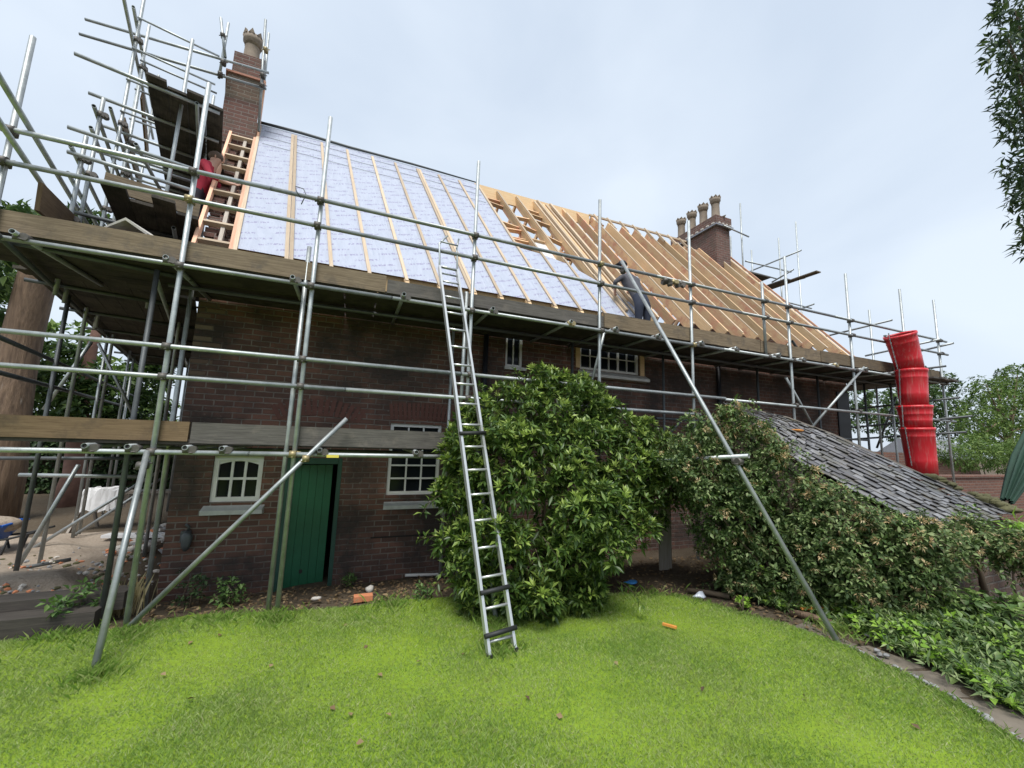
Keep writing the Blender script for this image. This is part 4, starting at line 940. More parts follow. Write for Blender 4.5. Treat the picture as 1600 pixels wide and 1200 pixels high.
# worker B: dark jacket, bent forward over the bare rafters, back to us
q = atY(1000, 470, 6.05); bx, by, fz = q.x, 6.0, 1.85
pel = V((q.x+.04, 6.02, 2.72)); ch_ = atY(981, 434, 6.55); hd_ = atY(973, 416, 6.62)
J = dict(pelvis=(pel, .155), waist=(pel.lerp(ch_, .4), (.155, .125)), chest=(pel.lerp(ch_, .85), (.18, .125)), neck=(ch_.lerp(hd_, .45), .055), head=(hd_, .088), crown=(hd_+V((-.02, .03, .09)), .075))
cx_ = pel.lerp(ch_, .9)
for s_, k in (('L', -1), ('R', 1)):
    J['sh'+s_] = (cx_+V((.19*k, 0, .02)), .065); J['hip'+s_] = (pel+V((.09*k, 0, -.06)), .10); J['kn'+s_] = (V((pel.x+.10*k, 6.02, 2.30)), .065); J['an'+s_] = (V((pel.x+.11*k, 5.92, 1.93)), .045); J['toe'+s_] = (V((pel.x+.12*k, 6.07, 1.885)), .035)
J['elL'] = (cx_+V((-.38, -.03, -.13)), .045); J['wrL'] = (cx_+V((-.24, .16, -.26)), .03); J['palmL'] = (cx_+V((-.19, .22, -.29)), (.036, .016))
J['elR'] = (cx_+V((.30, .05, -.2)), .045); J['wrR'] = (cx_+V((.24, .22, -.16)), .03); J['palmR'] = (cx_+V((.21, .29, -.13)), (.036, .016))
def gearB(mb, hd, up): mb.lathe(hd+up*.01, [(.100, -.02), (.104, .02), (.092, .07), (.055, .105), (.01, .118)], axis=up, seg=16); mb.box(hd+V((-.10, .03, .03)), (.09, .13, .012))
pb = person('roofer in a charcoal jacket and dark cap bent over the bare rafters', J, dict(L=(.4, .7, -.2), R=(-.2, .8, .2)), split_body, ('skin', 'jacket', 'denim', 'cap'), (pel.x, 6.02, 1.85), gearB, 'cap')
add_face(pb, hd_, V((-.6, .7, 0)).normalized(), V((-.1, .15, 1)).normalized())

# ------------------------------------------------------------------ lean-to shed with the slate roof
CW = V((.812, .583, 0)); SW = V((.583, -.812, 0))
shed = thing('lean_to_shed', 'low brick lean-to shed with a ragged grey slate roof half hidden by climbers', 'shed', (6, 3.6, -1.9))
def onC(px, py, k): r = ray(px, py); return r * (k / r.dot(CW))
lo = [onC(1125, 634, 6.2), onC(1200, 690, 6.2), onC(1240, 722, 6.2), onC(1390, 800, 6.2), onC(1470, 842, 6.2)]
hi = [onC(1140, 634, 8.0), onC(1230, 654, 8.0), onC(1300, 680, 8.0), onC(1500, 770, 8.0), onC(1585, 806, 8.0)]
def along(L, t):
    k = min(int(t*4), 3); return L[k].lerp(L[k+1], t*4-k)
def patch(t, s): return along(lo, t).lerp(along(hi, t), s)
mb = MB(); NS = 30; NR = 13
for r_ in range(NR):
    for c in range(NS):
        t0 = c/NS + random.uniform(-.004, .004) + (.5/NS if r_ % 2 else 0); t1 = t0 + 1/NS*random.uniform(.93, .99)
        if t1 > 1: continue
        s0 = r_/NR + random.uniform(-.022, .014); s1 = min(1.0, s0 + 2.0/NR)
        a, b = patch(t0, max(0, s0)), patch(t1, max(0, s0 + random.uniform(-.006, .006))); c2, d2 = patch(t1, s1), patch(t0, s1)
        nn = (b-a).cross(d2-a).normalized(); nn = nn if nn.z > 0 else -nn; lift = .028 + random.uniform(0, .020); tk = nn*.009
        P4 = [a+nn*lift, b+nn*(lift+random.uniform(-.009, .009)), c2+nn*.006, d2+nn*.006]
        mb.hexa(P4 + [p+tk for p in P4])
obj('slate_roof', mb, M['slate'], shed)
mb = MB()
for i in range(4):
    a, b = lo[i], lo[i+1]; mb.bar(a-V((0, 0, .07))+CW*.03, b-V((0, 0, .07))+CW*.03, .03, .09)
obj('barge_board', mb, M['sleeper'], shed)
mb = MB()
for i in range(4): mb.bar(hi[i]+V((0, 0, .015)), hi[i+1]+V((0, 0, .015)), .07, .03)
obj('verge_capping', mb, M['rust_timber'], shed)
mb = MB()
k_ = 24
for i in range(k_):
    a, b = along(lo, i/k_)+CW*.06, along(lo, (i+1)/k_)+CW*.06; za, zb = a.z-.16, b.z-.16
    mb.face([(a.x, a.y, -2.0), (b.x, b.y, -2.0), (b.x, b.y, zb), (a.x, a.y, za)]); 
    a2, b2 = along(hi, i/k_)-CW*.08, along(hi, (i+1)/k_)-CW*.08; mb.face([(b2.x, b2.y, -2.0), (a2.x, a2.y, -2.0), (a2.x, a2.y, a2.z-.12), (b2.x, b2.y, b2.z-.12)])
for e_ in (0, 1):
    a, b = along(lo, .999*e_)+CW*.06, along(hi, .999*e_)-CW*.08; mb.face([(a.x, a.y, -2), (b.x, b.y, -2), (b.x, b.y, b.z-.12), (a.x, a.y, a.z-.16)])
obj('shed_wall', mb, M['brick_shed'], shed)
mb = MB()
for i in range(26):
    t = random.uniform(.70, .99); p = along(hi, t) + V((random.uniform(-.06, .06), random.uniform(-.05, .05), .06)); s_ = random.uniform(.03, .075); mb.blob(p, (s_*1.4, s_, s_*.7), 2, .3)
obj('moss_clump', mb, M['moss'], shed)
tt = patch(.36, .62); mb = MB(); mb.blob(tt+V((0, 0, .05)), (.12, .05, .018), 2, .25); tag(obj('tile_shard', mb, M['orange'], loc=tt), 'orange broken tile lying on the slate roof of the shed', 'tile')
# timber post and grey board standing at the shed's near corner, half behind the bush
q = gpx(1040, 890); mb = MB(); mb.bar(q, q+V((0, 0, 1.6)), .22, .03, up=(0, 1, 0)); tag(obj('upright_board', mb, M['rust_timber'], loc=q), 'weathered grey board standing upright between the bush and the climber', 'board')

# ------------------------------------------------------------------ planting
def plant(name, label, cat, loc, group=None): return thing(name, label, cat, loc, group)
def stems(par, base, tips, r0=.03, name='stem', mat='twig'):
    mb = MB()
    for t in tips:
        t = V(t); b = V(base) + V((random.uniform(-.12, .12), random.uniform(-.12, .12), 0)); m_ = b.lerp(t, .5) + V((random.uniform(-.1, .1), random.uniform(-.1, .1), random.uniform(0, .15)))
        mb.path([b, b.lerp(m_, .5)+V((0, 0, .05)), m_, m_.lerp(t, .6), t], [r0, r0*.85, r0*.6, r0*.4, r0*.2], 6)
    return obj(name, mb, M[mat], par)
rows = [(872, 632, 52, 5.0), (815, 640, 46, 5.05), (765, 650, 45, 5.0), (905, 650, 50, 4.85), (735, 700, 42, 4.85), (775, 720, 70, 4.6), (850, 710, 82, 4.5), (925, 700, 68, 4.6), (985, 720, 48, 4.6), (1028, 735, 34, 4.6), (735, 790, 45, 4.7), (800, 800, 82, 4.3), (890, 800, 88, 4.25), (958, 800, 58, 4.45), (755, 880, 55, 4.45), (830, 885, 74, 4.2), (910, 870, 64, 4.25), (795, 930, 40, 4.2), (868, 925, 48, 4.15), (920, 920, 36, 4.3), (718, 850, 30, 4.65), (708, 715, 24, 4.85), (1010, 770, 34, 4.6), (735, 930, 30, 4.6), (960, 745, 50, 4.4), (700, 770, 20, 4.8), (850, 600, 24, 5.0), (905, 610, 24, 4.95), (1050, 715, 18, 4.55), (1040, 760, 30, 4.6), (1020, 800, 26, 4.6), (1058, 745, 18, 4.6), (1062, 722, 22, 4.6), (1046, 700, 22, 4.65), (1066, 765, 16, 4.55), (1000, 680, 26, 4.7)]
lob = pxlobes(rows); base = V((2.25, 4.75, -1.95))
rh = plant('rhododendron_bush', 'big rounded glossy green rhododendron bush growing against the scaffold', 'bush', base)
sub = sublobes(lob, 11, .36, .74)
p_, d_ = lobepoints(sub, 88, .2); d_ = unit(d_ + np.array([0, -.12, .55]))
v_, f_ = rosettes(p_, d_, 8, .098*rng.choice([.75, 1, 1.2], len(p_)*8), .035, 1.05, .10); fast('foliage', v_, f_, M['rhodo'], rh)
p2, d2 = lobepoints([(c, r*1.03) for c, r in sub], 21, .04); k = (d2[:, 2] > .0); p2, d2 = p2[k], unit(d2[k] + np.array([0, -.1, .8]))
v_, f_ = rosettes(p2, d2, 8, .09, .03, .8, .0); fast('young_lit_shoot', v_, f_, M['rhodo_new_lit'], rh)  # young shoots on upward sides only, light on the lobe tops put into colour
p3, d3 = lobepoints([(c, r*.76) for c, r in lob], 26, .25); v_, f_ = rosettes(p3, d3, 6, .12, .042, 1.2, .2); fast('inner_foliage', v_, f_, M['rhodo'], rh)
stems(rh, base, [c for c, r in lob[::2]], .035)
def wisps(par, lobes, n_, L, leaf, w, mat, every=.05, r=.004, up=.25):      # straggling shoots that leave the outline
    mb = MB(); P, D = [], []
    for i in range(n_):
        c, rr = lobes[rng.integers(len(lobes))]; d = unit(rng.normal(0, 1, 3) + np.array([0, -.5, up])); a = np.array(c) + d*rr*.9
        ln = L*rng.uniform(.5, 1.3); pts = []
        for k in range(6): pts.append(V(a + d*ln*k/5 + np.array([0, 0, -.35*ln*(k/5)**2]) + rng.normal(0, .008, 3)))
        mb.path(pts, [r*(1-.13*k) for k in range(6)], 4)
        for k in range(1, 6): P.append(np.array(pts[k])); D.append(d + rng.normal(0, .4, 3))
    kind(obj('straggling_stem', mb, M['twig'], par), 'stuff')
    v_, f_ = rosettes(np.array(P), np.array(D), 4, leaf, w, 1.1, .2); fast('straggling_leaf', v_, f_, M[mat], par)
wisps(rh, lob, 110, .24, .095, .032, 'rhodo', r=.005, up=.6)
# climbing honeysuckle over the shed wall
rows = [(1085, 690, 36, 4.6), (1125, 668, 22, 4.7), (1165, 668, 16, 4.6), (1075, 740, 40, 4.4), (1130, 730, 55, 4.2), (1195, 750, 40, 3.9), (1110, 810, 52, 4.2), (1180, 810, 60, 3.8), (1250, 802, 46, 3.5), (1150, 870, 40, 4.0), (1230, 860, 55, 3.55), (1310, 838, 40, 3.2), (1300, 890, 52, 3.2), (1370, 860, 55, 2.95), (1360, 920, 42, 2.95), (1420, 862, 36, 2.85), (1440, 880, 45, 2.75), (1480, 858, 32, 2.7), (1530, 852, 28, 2.6), (1570, 848, 24, 2.5), (1260, 910, 34, 3.5), (1180, 900, 30, 3.8), (1215, 705, 12, 3.9), (1330, 806, 18, 3.2), (1410, 832, 18, 2.9), (1500, 832, 18, 2.65), (1585, 872, 22, 2.5)]
rows += [(1215, 715, 12, 0), (1262, 755, 20, 0), (1300, 780, 20, 0), (1345, 806, 18, 0), (1395, 826, 18, 0), (1440, 836, 22, 0), (1490, 840, 24, 0), (1540, 842, 24, 0), (1140, 645, 12, 0), (1190, 680, 14, 0), (1400, 920, 36, 0), (1150, 905, 30, 0), (1330, 930, 30, 0)]
lob = []
for px, py, r, Y in rows:
    k = 5.95 - .25*rng.uniform() + (.45 if px > 1480 else 0) - (.35 if px < 1110 else 0)
    p = onC(px, py, k); lob.append((p, r*.98*fwd(p)/F))
base = V((4.9, 3.4, -1.88))
cl = plant('climbing_honeysuckle', 'tangled honeysuckle with peach flowers smothering the shed wall', 'climber', base)
sub = sublobes(lob, 9, .45, .7)
p_, d_ = lobepoints(sub, 165, .26); d_ = unit(d_ + rng.normal(0, .4, d_.shape) + np.array([0, -.15, .35]))
v_, f_ = rosettes(p_, d_, 5, .062, .034, 1.1, .2); fast('foliage', v_, f_, M['climb'], cl)
p2, d2 = lobepoints([(c, r*1.06) for c, r in sub], 3.2, .05); k = d2[:, 1] < .3; v_, f_ = rosettes(p2[k], d2[k], 12, .046, .010, 1.0, .1); fast('flower', v_, f_, M['flower'], cl)
p3, d3 = lobepoints([(c, r*.8) for c, r in lob], 90, .3); v_, f_ = rosettes(p3, d3, 5, .075, .042, 1.2, .3); fast('inner_foliage', v_, f_, M['climb'], cl)
stems(cl, base, [c for c, r in lob[::3]], .02); wisps(cl, lob, 260, .26, .05, .028, 'climb', r=.003, up=.15); wisps(cl, lob, 60, .3, .05, .026, 'ivy', r=.003, up=.5)
mb = MB(); a = onC(1545, 945, 6.9); mb.path([a, onC(1528, 880, 6.9), onC(1510, 845, 6.9), onC(1480, 815, 6.9)], [.03, .026, .022, .012], 7); mb.path([a, onC(1500, 950, 6.8), onC(1440, 955, 6.6)], [.02, .015, .01], 6); obj('woody_stem', mb, M['twig'], cl)
# ground cover in the bed to the right
NB = 2300; t = rng.uniform(0, 1, NB); bxs, bys = [], []
for i in range(NB):
    k_ = rng.integers(0, len(edge_px)-3); (x0, y0), (x1, y1) = EDGE[3+k_ % (len(EDGE)-4)], EDGE[min(4+k_ % (len(EDGE)-4), len(EDGE)-1)]
    u = rng.uniform(); off = .47 + abs(rng.normal(0, .8)); bxs.append(x0+(x1-x0)*u+off*.85); bys.append(y0+(y1-y0)*u+off*.25)
bxs, bys = np.array(bxs), np.array(bys); pt = np.sin(bxs*5.3+bys*2.1)+np.sin(bys*6.1-bxs*2.7)+np.sin(bxs*2.2-bys*3.9); kp = (pt > -.75) | (rng.uniform(0, 1, NB) < .25); bxs, bys = bxs[kp], bys[kp]; NB = len(bxs)
bz = np.array([zg(a, b) for a, b in zip(bxs, bys)]) + rng.uniform(.02, .20, NB)*np.clip((bxs-4.6)*.8+.4, .3, 1.6)
v_, f_ = rosettes(np.stack([bxs, bys, bz], 1), np.tile([-.2, -.3, 1.0], (NB, 1)) + rng.normal(0, .35, (NB, 3)), 5, .06*rng.choice([.6, 1, 1.5], NB*5), .042*rng.choice([.8, 1, 1.3], NB*5), 1.15, .25)
g = kind(fast('ivy', v_, f_, M['ivy']), 'stuff'); g['label'] = 'low leafy ground cover filling the bed right of the path'; g['category'] = 'ground cover'
ii = rng.integers(0, NB, 900); q_ = np.stack([bxs[ii]+rng.normal(0, .12, 900), bys[ii]+rng.normal(0, .12, 900), bz[ii]+rng.uniform(0, .07, 900)], 1)
v_, f_ = rosettes(q_, np.tile([-.1, -.2, 1.0], (900, 1)) + rng.normal(0, .5, (900, 3)), 6, .07, .016, .9, .3)
g = kind(fast('bed_weeds', v_, f_, M['climb']), 'stuff'); g['label'] = 'narrow leaved weeds mixed through the ground cover in the bed'; g['category'] = 'weeds'
ii = rng.integers(0, NB, 500); q_ = np.stack([bxs[ii]+rng.normal(0, .1, 500), bys[ii]+rng.normal(0, .1, 500), bz[ii]+rng.uniform(-.02, .06, 500)], 1)
v_, f_ = rosettes(q_, np.tile([-.1, -.2, 1.0], (500, 1)) + rng.normal(0, .4, (500, 3)), 4, .06, .04, 1.1, .2)
g = kind(fast('pale_weeds', v_, f_, M['bright']), 'stuff'); g['label'] = 'pale lime leaves scattered through the ground cover in the bed'; g['category'] = 'weeds'
NL = 2200; lx = rng.uniform(2.6, 6.2, NL); ly = rng.uniform(2.2, 5.6, NL); ok = ~inside(lx, ly, LAWN); lx, ly = lx[ok], ly[ok]
lx = np.concatenate([lx, rng.uniform(-2, 1.6, 900)]); ly = np.concatenate([ly, rng.uniform(5.2, 6.55, 900)])
lz = np.array([zg(a, b) for a, b in zip(lx, ly)]) + rng.uniform(-.01, .025, len(lx))
v_, f_ = leafmesh(np.stack([lx, ly, lz], 1), np.stack([rng.normal(0, 1, len(lx)), rng.normal(0, 1, len(lx)), rng.normal(0, .15, len(lx))], 1), rng.uniform(.03, .08, len(lx)), rng.uniform(.02, .045, len(lx)), .1, .1)
g = kind(fast('leaf_litter', v_, f_, M['litter']), 'stuff'); g['label'] = 'brown leaf litter on the bare soil by the house and bush'; g['category'] = 'leaf litter'
def weed(px, py, label, n_, h, L, mat='weed', z0=-1.9, kind_='weed', grp=None, W=None):
    b = gpx(px, py, z0); w = plant(kind_, label, 'plant', b, grp)
    p = np.array(b) + np.stack([rng.normal(0, h*.35, n_), rng.normal(0, h*.35, n_), rng.uniform(.05, 1, n_)*h], 1)
    v_, f_ = rosettes(p, np.stack([rng.normal(0, .5, n_), rng.normal(-.3, .5, n_), np.ones(n_)], 1), 5, L, W or L*.55, 1.1, .3); fast('foliage', v_, f_, M[mat], w)
    stems(w, b, [q for q in p[::6]], .006); return w
weed(118, 975, 'broad leaved weed growing at the end of the timber sleepers', 42, .32, .075)
weed(355, 945, 'weed sprouting at the wall foot below the white window', 40, .26, .06)
weed(300, 945, 'dark weed growing at the house corner behind the leaning pole', 34, .34, .06, 'hedge')
weed(545, 915, 'small weed tuft beside the green door step', 26, .16, .045)
weed(1195, 935, 'thin upright weed spike standing in front of the honeysuckle', 30, .42, .05, 'bright')
weed(1160, 950, 'pale low weed clump on the path edge', 24, .10, .05, 'bright')
weed(660, 935, 'low weed patch beside the bush and the thin pole', 30, .14, .05)
weed(1500, 985, 'tall leafy weed rising from the bed below the shed wall', 60, .35, .09, 'ivy')
weed(1580, 1000, 'nettle like green weed at the right of the bed', 60, .40, .09, 'ivy')
b = gpx(190, 960); w = plant('seeding_grass', 'straw coloured seeding grass beside the white raker pole', 'plant', b)
q = rng.normal(0, .09, (160, 2)); v_, f_ = blades(b.x+q[:, 0], b.y+q[:, 1], np.full(160, b.z), rng.uniform(.15, .42, 160), rng.uniform(.005, .009, 160), rng.uniform(.05, .4, 160)); fast('blade', v_, f_, M['straw'], w)
b = atY(1600, 855, 2.2); b.z = zg(b.x, b.y); w = plant('bright_plant', 'bright lime green strappy plant at the right edge below the shed', 'plant', b)
p = np.array(atY(1598, 835, 2.2)) + rng.normal(0, .06, (16, 3)); v_, f_ = rosettes(p, np.tile([-.5, -.2, .6], (16, 1)), 6, .16, .03, 1.0, .5); fast('foliage', v_, f_, M['bright'], w); stems(w, b, [V(x) for x in p[::4]], .012)

# trees
def tree(name, label, base, lobes, mat, leaf, dens, trunk_r, trunk_mat='bark', grp=None, k=5, limbs=True, W=.5, flat=.85, droop=.25, dirn=(0, 0, .2), top_=None):
    t = thing(name, label, 'tree', base, grp); base = V(base)
    cz = max(c.z for c, r in lobes); top = V((sum(c.x for c, r in lobes)/len(lobes), sum(c.y for c, r in lobes)/len(lobes), (min(c.z for c, r in lobes)+cz)/2))
    if top_ is not None: top = top_
    mb = MB(); pts = [base.lerp(top, i/6) + V((math.sin(i*1.3)*trunk_r*.3, math.cos(i*1.7)*trunk_r*.3, 0)) for i in range(7)]; pts[0] = base - V((0, 0, .1))
    mb.path(pts, [trunk_r*(1.25 if i == 0 else 1 - i*(.11 if top_ is None else .03)) for i in range(7)], 14)
    if limbs:
        for c, r in lobes:
            a = pts[3].lerp(pts[6], random.random()); m_ = a.lerp(c, .5)+V((0, 0, r*.2)); mb.path([a, m_, c, c+(c-m_).normalized()*r*.5], [trunk_r*.35, trunk_r*.22, trunk_r*.12, trunk_r*.04], 6)
    obj('trunk', mb, M[trunk_mat], t)
    p, d = lobepoints(lobes, dens, .35, flat); d = unit(d + rng.normal(0, .45, d.shape) + np.array(dirn))
    v_, f_ = rosettes(p, d, k, leaf, leaf*W, 1.1, droop); fast('crown', v_, f_, M[mat], t); return t
def blobtree(c, R, n_, spread=(1, 1, .8), rr=(.32, .5)):
    out = []
    for i in range(n_):
        d = V(unit(rng.normal(0, 1, 3))); k = rng.uniform(.35, .75); out.append((V(c)+V((d.x*R*k*spread[0], d.y*R*k*spread[1], d.z*R*k*spread[2])), R*rng.uniform(*rr)))
    return out
def tp_(px, py, Y): return atY(px, py, Y)
c = tp_(1575, 655, 9.5); tree('leafy_tree', 'fresh green bushy tree beyond the garden wall at the right', (c.x, c.y, -2.1), pxlobes([(1560, 640, 42, 9.5), (1600, 620, 48, 9.6), (1530, 660, 30, 9.3), (1620, 680, 60, 9.6), (1570, 690, 40, 9.3), (1545, 610, 22, 9.6), (1590, 585, 20, 9.8), (1640, 610, 40, 9.8), (1520, 695, 24, 9.0)]), 'tree_a', .17, 26, .16)
c = tp_(1565, 600, 13); tree('tall_thin_tree', 'sparse tree with feathery top rising behind the bushy one', (c.x, c.y, -2.1), pxlobes([(1575, 585, 16, 13), (1568, 600, 16, 13), (1560, 625, 20, 13), (1510, 605, 14, 13), (1525, 598, 12, 13), (1590, 600, 22, 13)]), 'tree_b', .2, 8, .14)
c = tp_(1430, 660, 14); tree('dark_tree', 'dark green tree seen through the scaffold poles behind the chute', (c.x, c.y, -2.1), pxlobes([(1380, 640, 34, 14), (1350, 655, 26, 13), (1430, 630, 40, 14), (1465, 640, 34, 14), (1470, 600, 22, 14), (1410, 665, 34, 13.5), (1340, 620, 18, 13), (1480, 670, 26, 13.5), (1440, 590, 18, 14)]), 'tree_b', .22, 20, .2)
c = tp_(1580, 722, 6.5); b = plant('fern_shrub', 'pale green ferny shrub growing along the top of the garden wall', 'shrub', (c.x, c.y+.6, -2.1))
lob = pxlobes([(1500, 715, 20, 7.0), (1530, 710, 24, 7.0), (1560, 715, 22, 7.0), (1590, 708, 22, 7.0), (1620, 705, 30, 7.0), (1475, 705, 16, 7.4), (1515, 690, 12, 7.4)]); p_, d_ = lobepoints(lob, 70, .3); v_, f_ = rosettes(p_, d_+np.array([0, 0, .4]), 6, .14, .035, 1.1, .35); fast('foliage', v_, f_, M['tree_a'], b); stems(b, (c.x, c.y+.6, -2.1), [x for x, r in lob], .03)
# overhanging laurel at the right edge, close to us
lob = [(atY(px, py, Y), r*fwd(atY(px, py, Y))/F) for px, py, r, Y in [(1590, 30, 34, 1.6), (1580, 75, 30, 1.6), (1600, 120, 34, 1.6), (1595, 165, 24, 1.6), (1612, 200, 30, 1.65), (1615, 245, 34, 1.65), (1612, 290, 32, 1.65), (1625, 340, 30, 1.7), (1616, 385, 18, 1.7), (1640, 60, 60, 1.7), (1650, 150, 60, 1.75), (1660, 260, 60, 1.8), (1600, -10, 36, 1.6), (1650, 350, 40, 1.8)]]
c = atY(1700, 300, 2.0); tree('laurel_tree', 'dark pointed leaves of a laurel tree hanging in at the top right', (c.x+.3, c.y, -1.8), lob, 'laurel', .11, 110, .09, 'twig', k=4, W=.30, flat=1.0, droop=.3, dirn=(-.75, 0, -.35))
# left background: two trunks, crowns behind the scaffold, clipped hedge
c = gpx(12, 812, -2.1); c = atZ(22, 805, -2.1); big = atY(30, 560, 12.0)
tree('big_trunk_tree', 'tree with a broad brown streaky trunk at the left edge behind the scaffold', (big.x, 12.0, -2.1), pxlobes([(-40, 400, 70, 12), (20, 360, 40, 13), (60, 345, 26, 13), (-30, 500, 60, 13), (8, 430, 34, 13.5), (10, 520, 30, 14)]), 'tree_b', .24, 16, .36, 'bark', k=5, limbs=False, top_=V((big.x+.05, 12.0, 4.2)))
c = atY(105, 780, 14); tree('yew_tree', 'tree with a pinkish bare trunk standing before the far hedge', (c.x, 14, -2.1), pxlobes([(120, 600, 46, 14.5), (170, 620, 40, 14.5), (90, 560, 30, 15), (220, 640, 34, 15), (140, 640, 30, 14), (60, 620, 30, 15), (250, 560, 24, 15.5), (105, 660, 22, 14), (230, 590, 30, 15.5), (35, 345, 24, 15), (125, 335, 14, 15), (160, 345, 12, 15)]), 'tree_b', .24, 34, .26, 'bark_red', limbs=False)
h0 = atY(-60, 790, 17); h1 = atY(260, 790, 17); hd = thing('hedge', 'dark clipped hedge across the far end of the yard', 'hedge', (-9, 17, -2.1))
nH = 5200; px_ = rng.uniform(-14, -3.2, nH); pz = rng.uniform(-2.1, -.55, nH); dy = rng.choice([-.5, .5], nH)*rng.uniform(.8, 1.1, nH); top = rng.uniform(0, 1, nH) < .25; pz[top] = -.6+rng.normal(0, .08, top.sum()); dy[top] *= rng.uniform(0, 1, top.sum())
v_, f_ = rosettes(np.stack([px_, 17+dy, pz], 1), np.stack([rng.normal(0, .4, nH), np.sign(dy)*.8, rng.uniform(0, .8, nH)], 1), 5, .16, .08, 1.1, .2); fast('foliage', v_, f_, M['hedge'], hd)
mb = MB(); mb.box((-8.6, 17, -1.4), (10.8, .6, 1.3)); obj('inner_wood', mb, M['twig'], hd)
tree('backdrop_tree', 'green tree beyond the hedge in the gap at the left', (-8.0, 22, -2.1), pxlobes([(150, 690, 46, 22), (60, 680, 50, 22), (230, 690, 40, 22), (200, 650, 34, 22), (10, 640, 44, 22), (120, 720, 26, 21), (90, 600, 40, 22), (150, 590, 40, 22), (20, 570, 40, 22), (210, 600, 34, 22), (100, 530, 36, 22), (10, 500, 36, 23), (-10, 440, 36, 23), (50, 640, 36, 22), (250, 650, 30, 22)]), 'tree_a', .34, 9, .25, limbs=False)

# ------------------------------------------------------------------ smaller objects
mb = MB()
for (a, b, z, h_) in (((-6, 5.42), (-2.15, 5.46), -1.875, .14), ): mb.bar((a[0], a[1], z-.02), (b[0], b[1], z-.02), .22, h_+.06)
tag(obj('timber_sleeper', mb, M['sleeper'], loc=(-3, 5.42, -1.9), bevel=.012), 'lower dark timber sleeper edging the lawn at the left', 'sleeper', 'timber sleepers')
mb = MB(); mb.bar((-6, 5.72, -1.80), (-2.05, 5.76, -1.81), .24, .17); tag(obj('timber_sleeper', mb, M['sleeper'], loc=(-3, 5.72, -1.85), bevel=.012), 'upper dark timber sleeper holding back the sandy yard', 'sleeper', 'timber sleepers')
# wheelbarrow
c = atZ(-22, 876, -2.08); wb = thing('wheelbarrow', 'blue wheelbarrow heaped with sand at the left edge', 'wheelbarrow', c)
def W_(x, y, z): return c + V((x, y, z))*.82 + V((-.1, 0, 0))
mb = MB(); lo_ = [(-.45, -.22), (.25, -.20), (.25, .20), (-.45, .22)]; hi_ = [(-.62, -.36), (.42, -.34), (.42, .34), (-.62, .36)]
A4 = [mb.bm.verts.new(W_(x, y, .36)) for x, y in lo_]; B4 = [mb.bm.verts.new(W_(x, y, .66)) for x, y in hi_]; mb.bm.faces.new(A4[::-1])
for i in range(4): mb.bm.faces.new((A4[i], A4[(i+1) % 4], B4[(i+1) % 4], B4[i]))
for i in range(4): mb.tube(W_(*hi_[i], .66), W_(*hi_[(i+1) % 4], .66), .018, 8, hollow=False)
obj('tray', mb, M['blue'], wb, fixn=False)
mb = MB(); mb.blob(W_(-.1, 0, .62), (.48, .30, .14), 3, .12); obj('sand_heap', mb, M['sand'], wb)
mb = MB(); 
for s_ in (-1, 1): mb.path([W_(-.85, .08*s_, .2), W_(-.3, .2*s_, .34), W_(.5, .27*s_, .42), W_(.85, .28*s_, .52)], .016, 8); mb.path([W_(.2, .24*s_, .38), W_(.30, .26*s_, .02), W_(.42, .26*s_, .02), W_(.5, .26*s_, .42)], .015, 8)
obj('frame', mb, M['rubber'], wb)
mb = MB(); mb.lathe(W_(-.88, -.05, .2), [(.10, 0), (.19, .0), (.2, .05), (.19, .1), (.10, .1)], axis=(0, 1, 0), seg=20); obj('wheel', mb, M['rubber'], wb)
# trestle with white sheets, timber pile and rubble in the yard
c = atZ(180, 828, -2.1); tr = thing('saw_trestle', 'wooden trestle bench under crumpled white sheeting in the yard', 'trestle', c)
mb = MB(); mb.bar(c+V((-.6, 0, .75)), c+V((1.4, .1, .75)), .3, .05); obj('top', mb, M['rust_timber'], tr)
for dx in (-.5, 1.2):
    for s_ in (-1, 1): mb = MB(); mb.bar(c+V((dx, .05, .74)), c+V((dx+.1*s_, .28*s_, 0)), .06, .04, up=(1, 0, 0)); obj('leg', mb, M['rust_timber'], tr)
mb = MB(); gd = []
for j in range(9):
    for i in range(15):
        xx = -.55 + .6*i/14; yy = -.34 + .68*j/8; zz = .80 if abs(yy) < .17 else .80 - (abs(yy)-.17)*2.4
        gd.append(mb.bm.verts.new(c + V((xx + random.uniform(-.03, .03), max(-.2, min(.2, yy)) + random.uniform(-.02, .02), zz + random.uniform(-.01, .06)))))
for j in range(8):
    for i in range(14): mb.bm.faces.new((gd[j*15+i], gd[j*15+i+1], gd[(j+1)*15+i+1], gd[(j+1)*15+i]))
ws = tag(obj('plastic_sheet', mb, M['white_sheet'], loc=c), 'crumpled white plastic sheet thrown over the trestle', 'sheet')
for i, (px, py, sx, lab) in enumerate(((215, 838, .9, 'long pale plank lying on the sand near the house corner'), (45, 892, .5, 'short dark tube lying on the sand by the pole foot'))):
    p = atZ(px, py, -1.98); mb = MB()
    if i == 0: mb.bar(p+V((-.5, .1, .02)), p+V((.5, -.1, .02)), .2, .05)
    else: mb.tube(p+V((-.3, -.1, .02)), p+V((.3, .25, .06)), .025)
    tag(obj('plank' if i == 0 else 'loose_tube', mb, M['white_sheet' if i == 0 else 'tube_dark'], loc=p), lab, 'plank' if i == 0 else 'tube')
mb = MB()
for i in range(460):
    x = random.uniform(-4.6, -2.25); y = random.gauss(6.7, .75); y = max(5.92, y); s_ = random.uniform(.008, .05)*random.uniform(.5, 1); mb.blob((x, y, zg(x, y)+.05+.14*math.exp(-((y-7.0)/1.2)**2)*min(1, max(0, (-2.5-x)/.5))), (s_, s_*.8, s_*.6), 1, .3, random.choice((0, 0, 1, 2, 3, 3)))
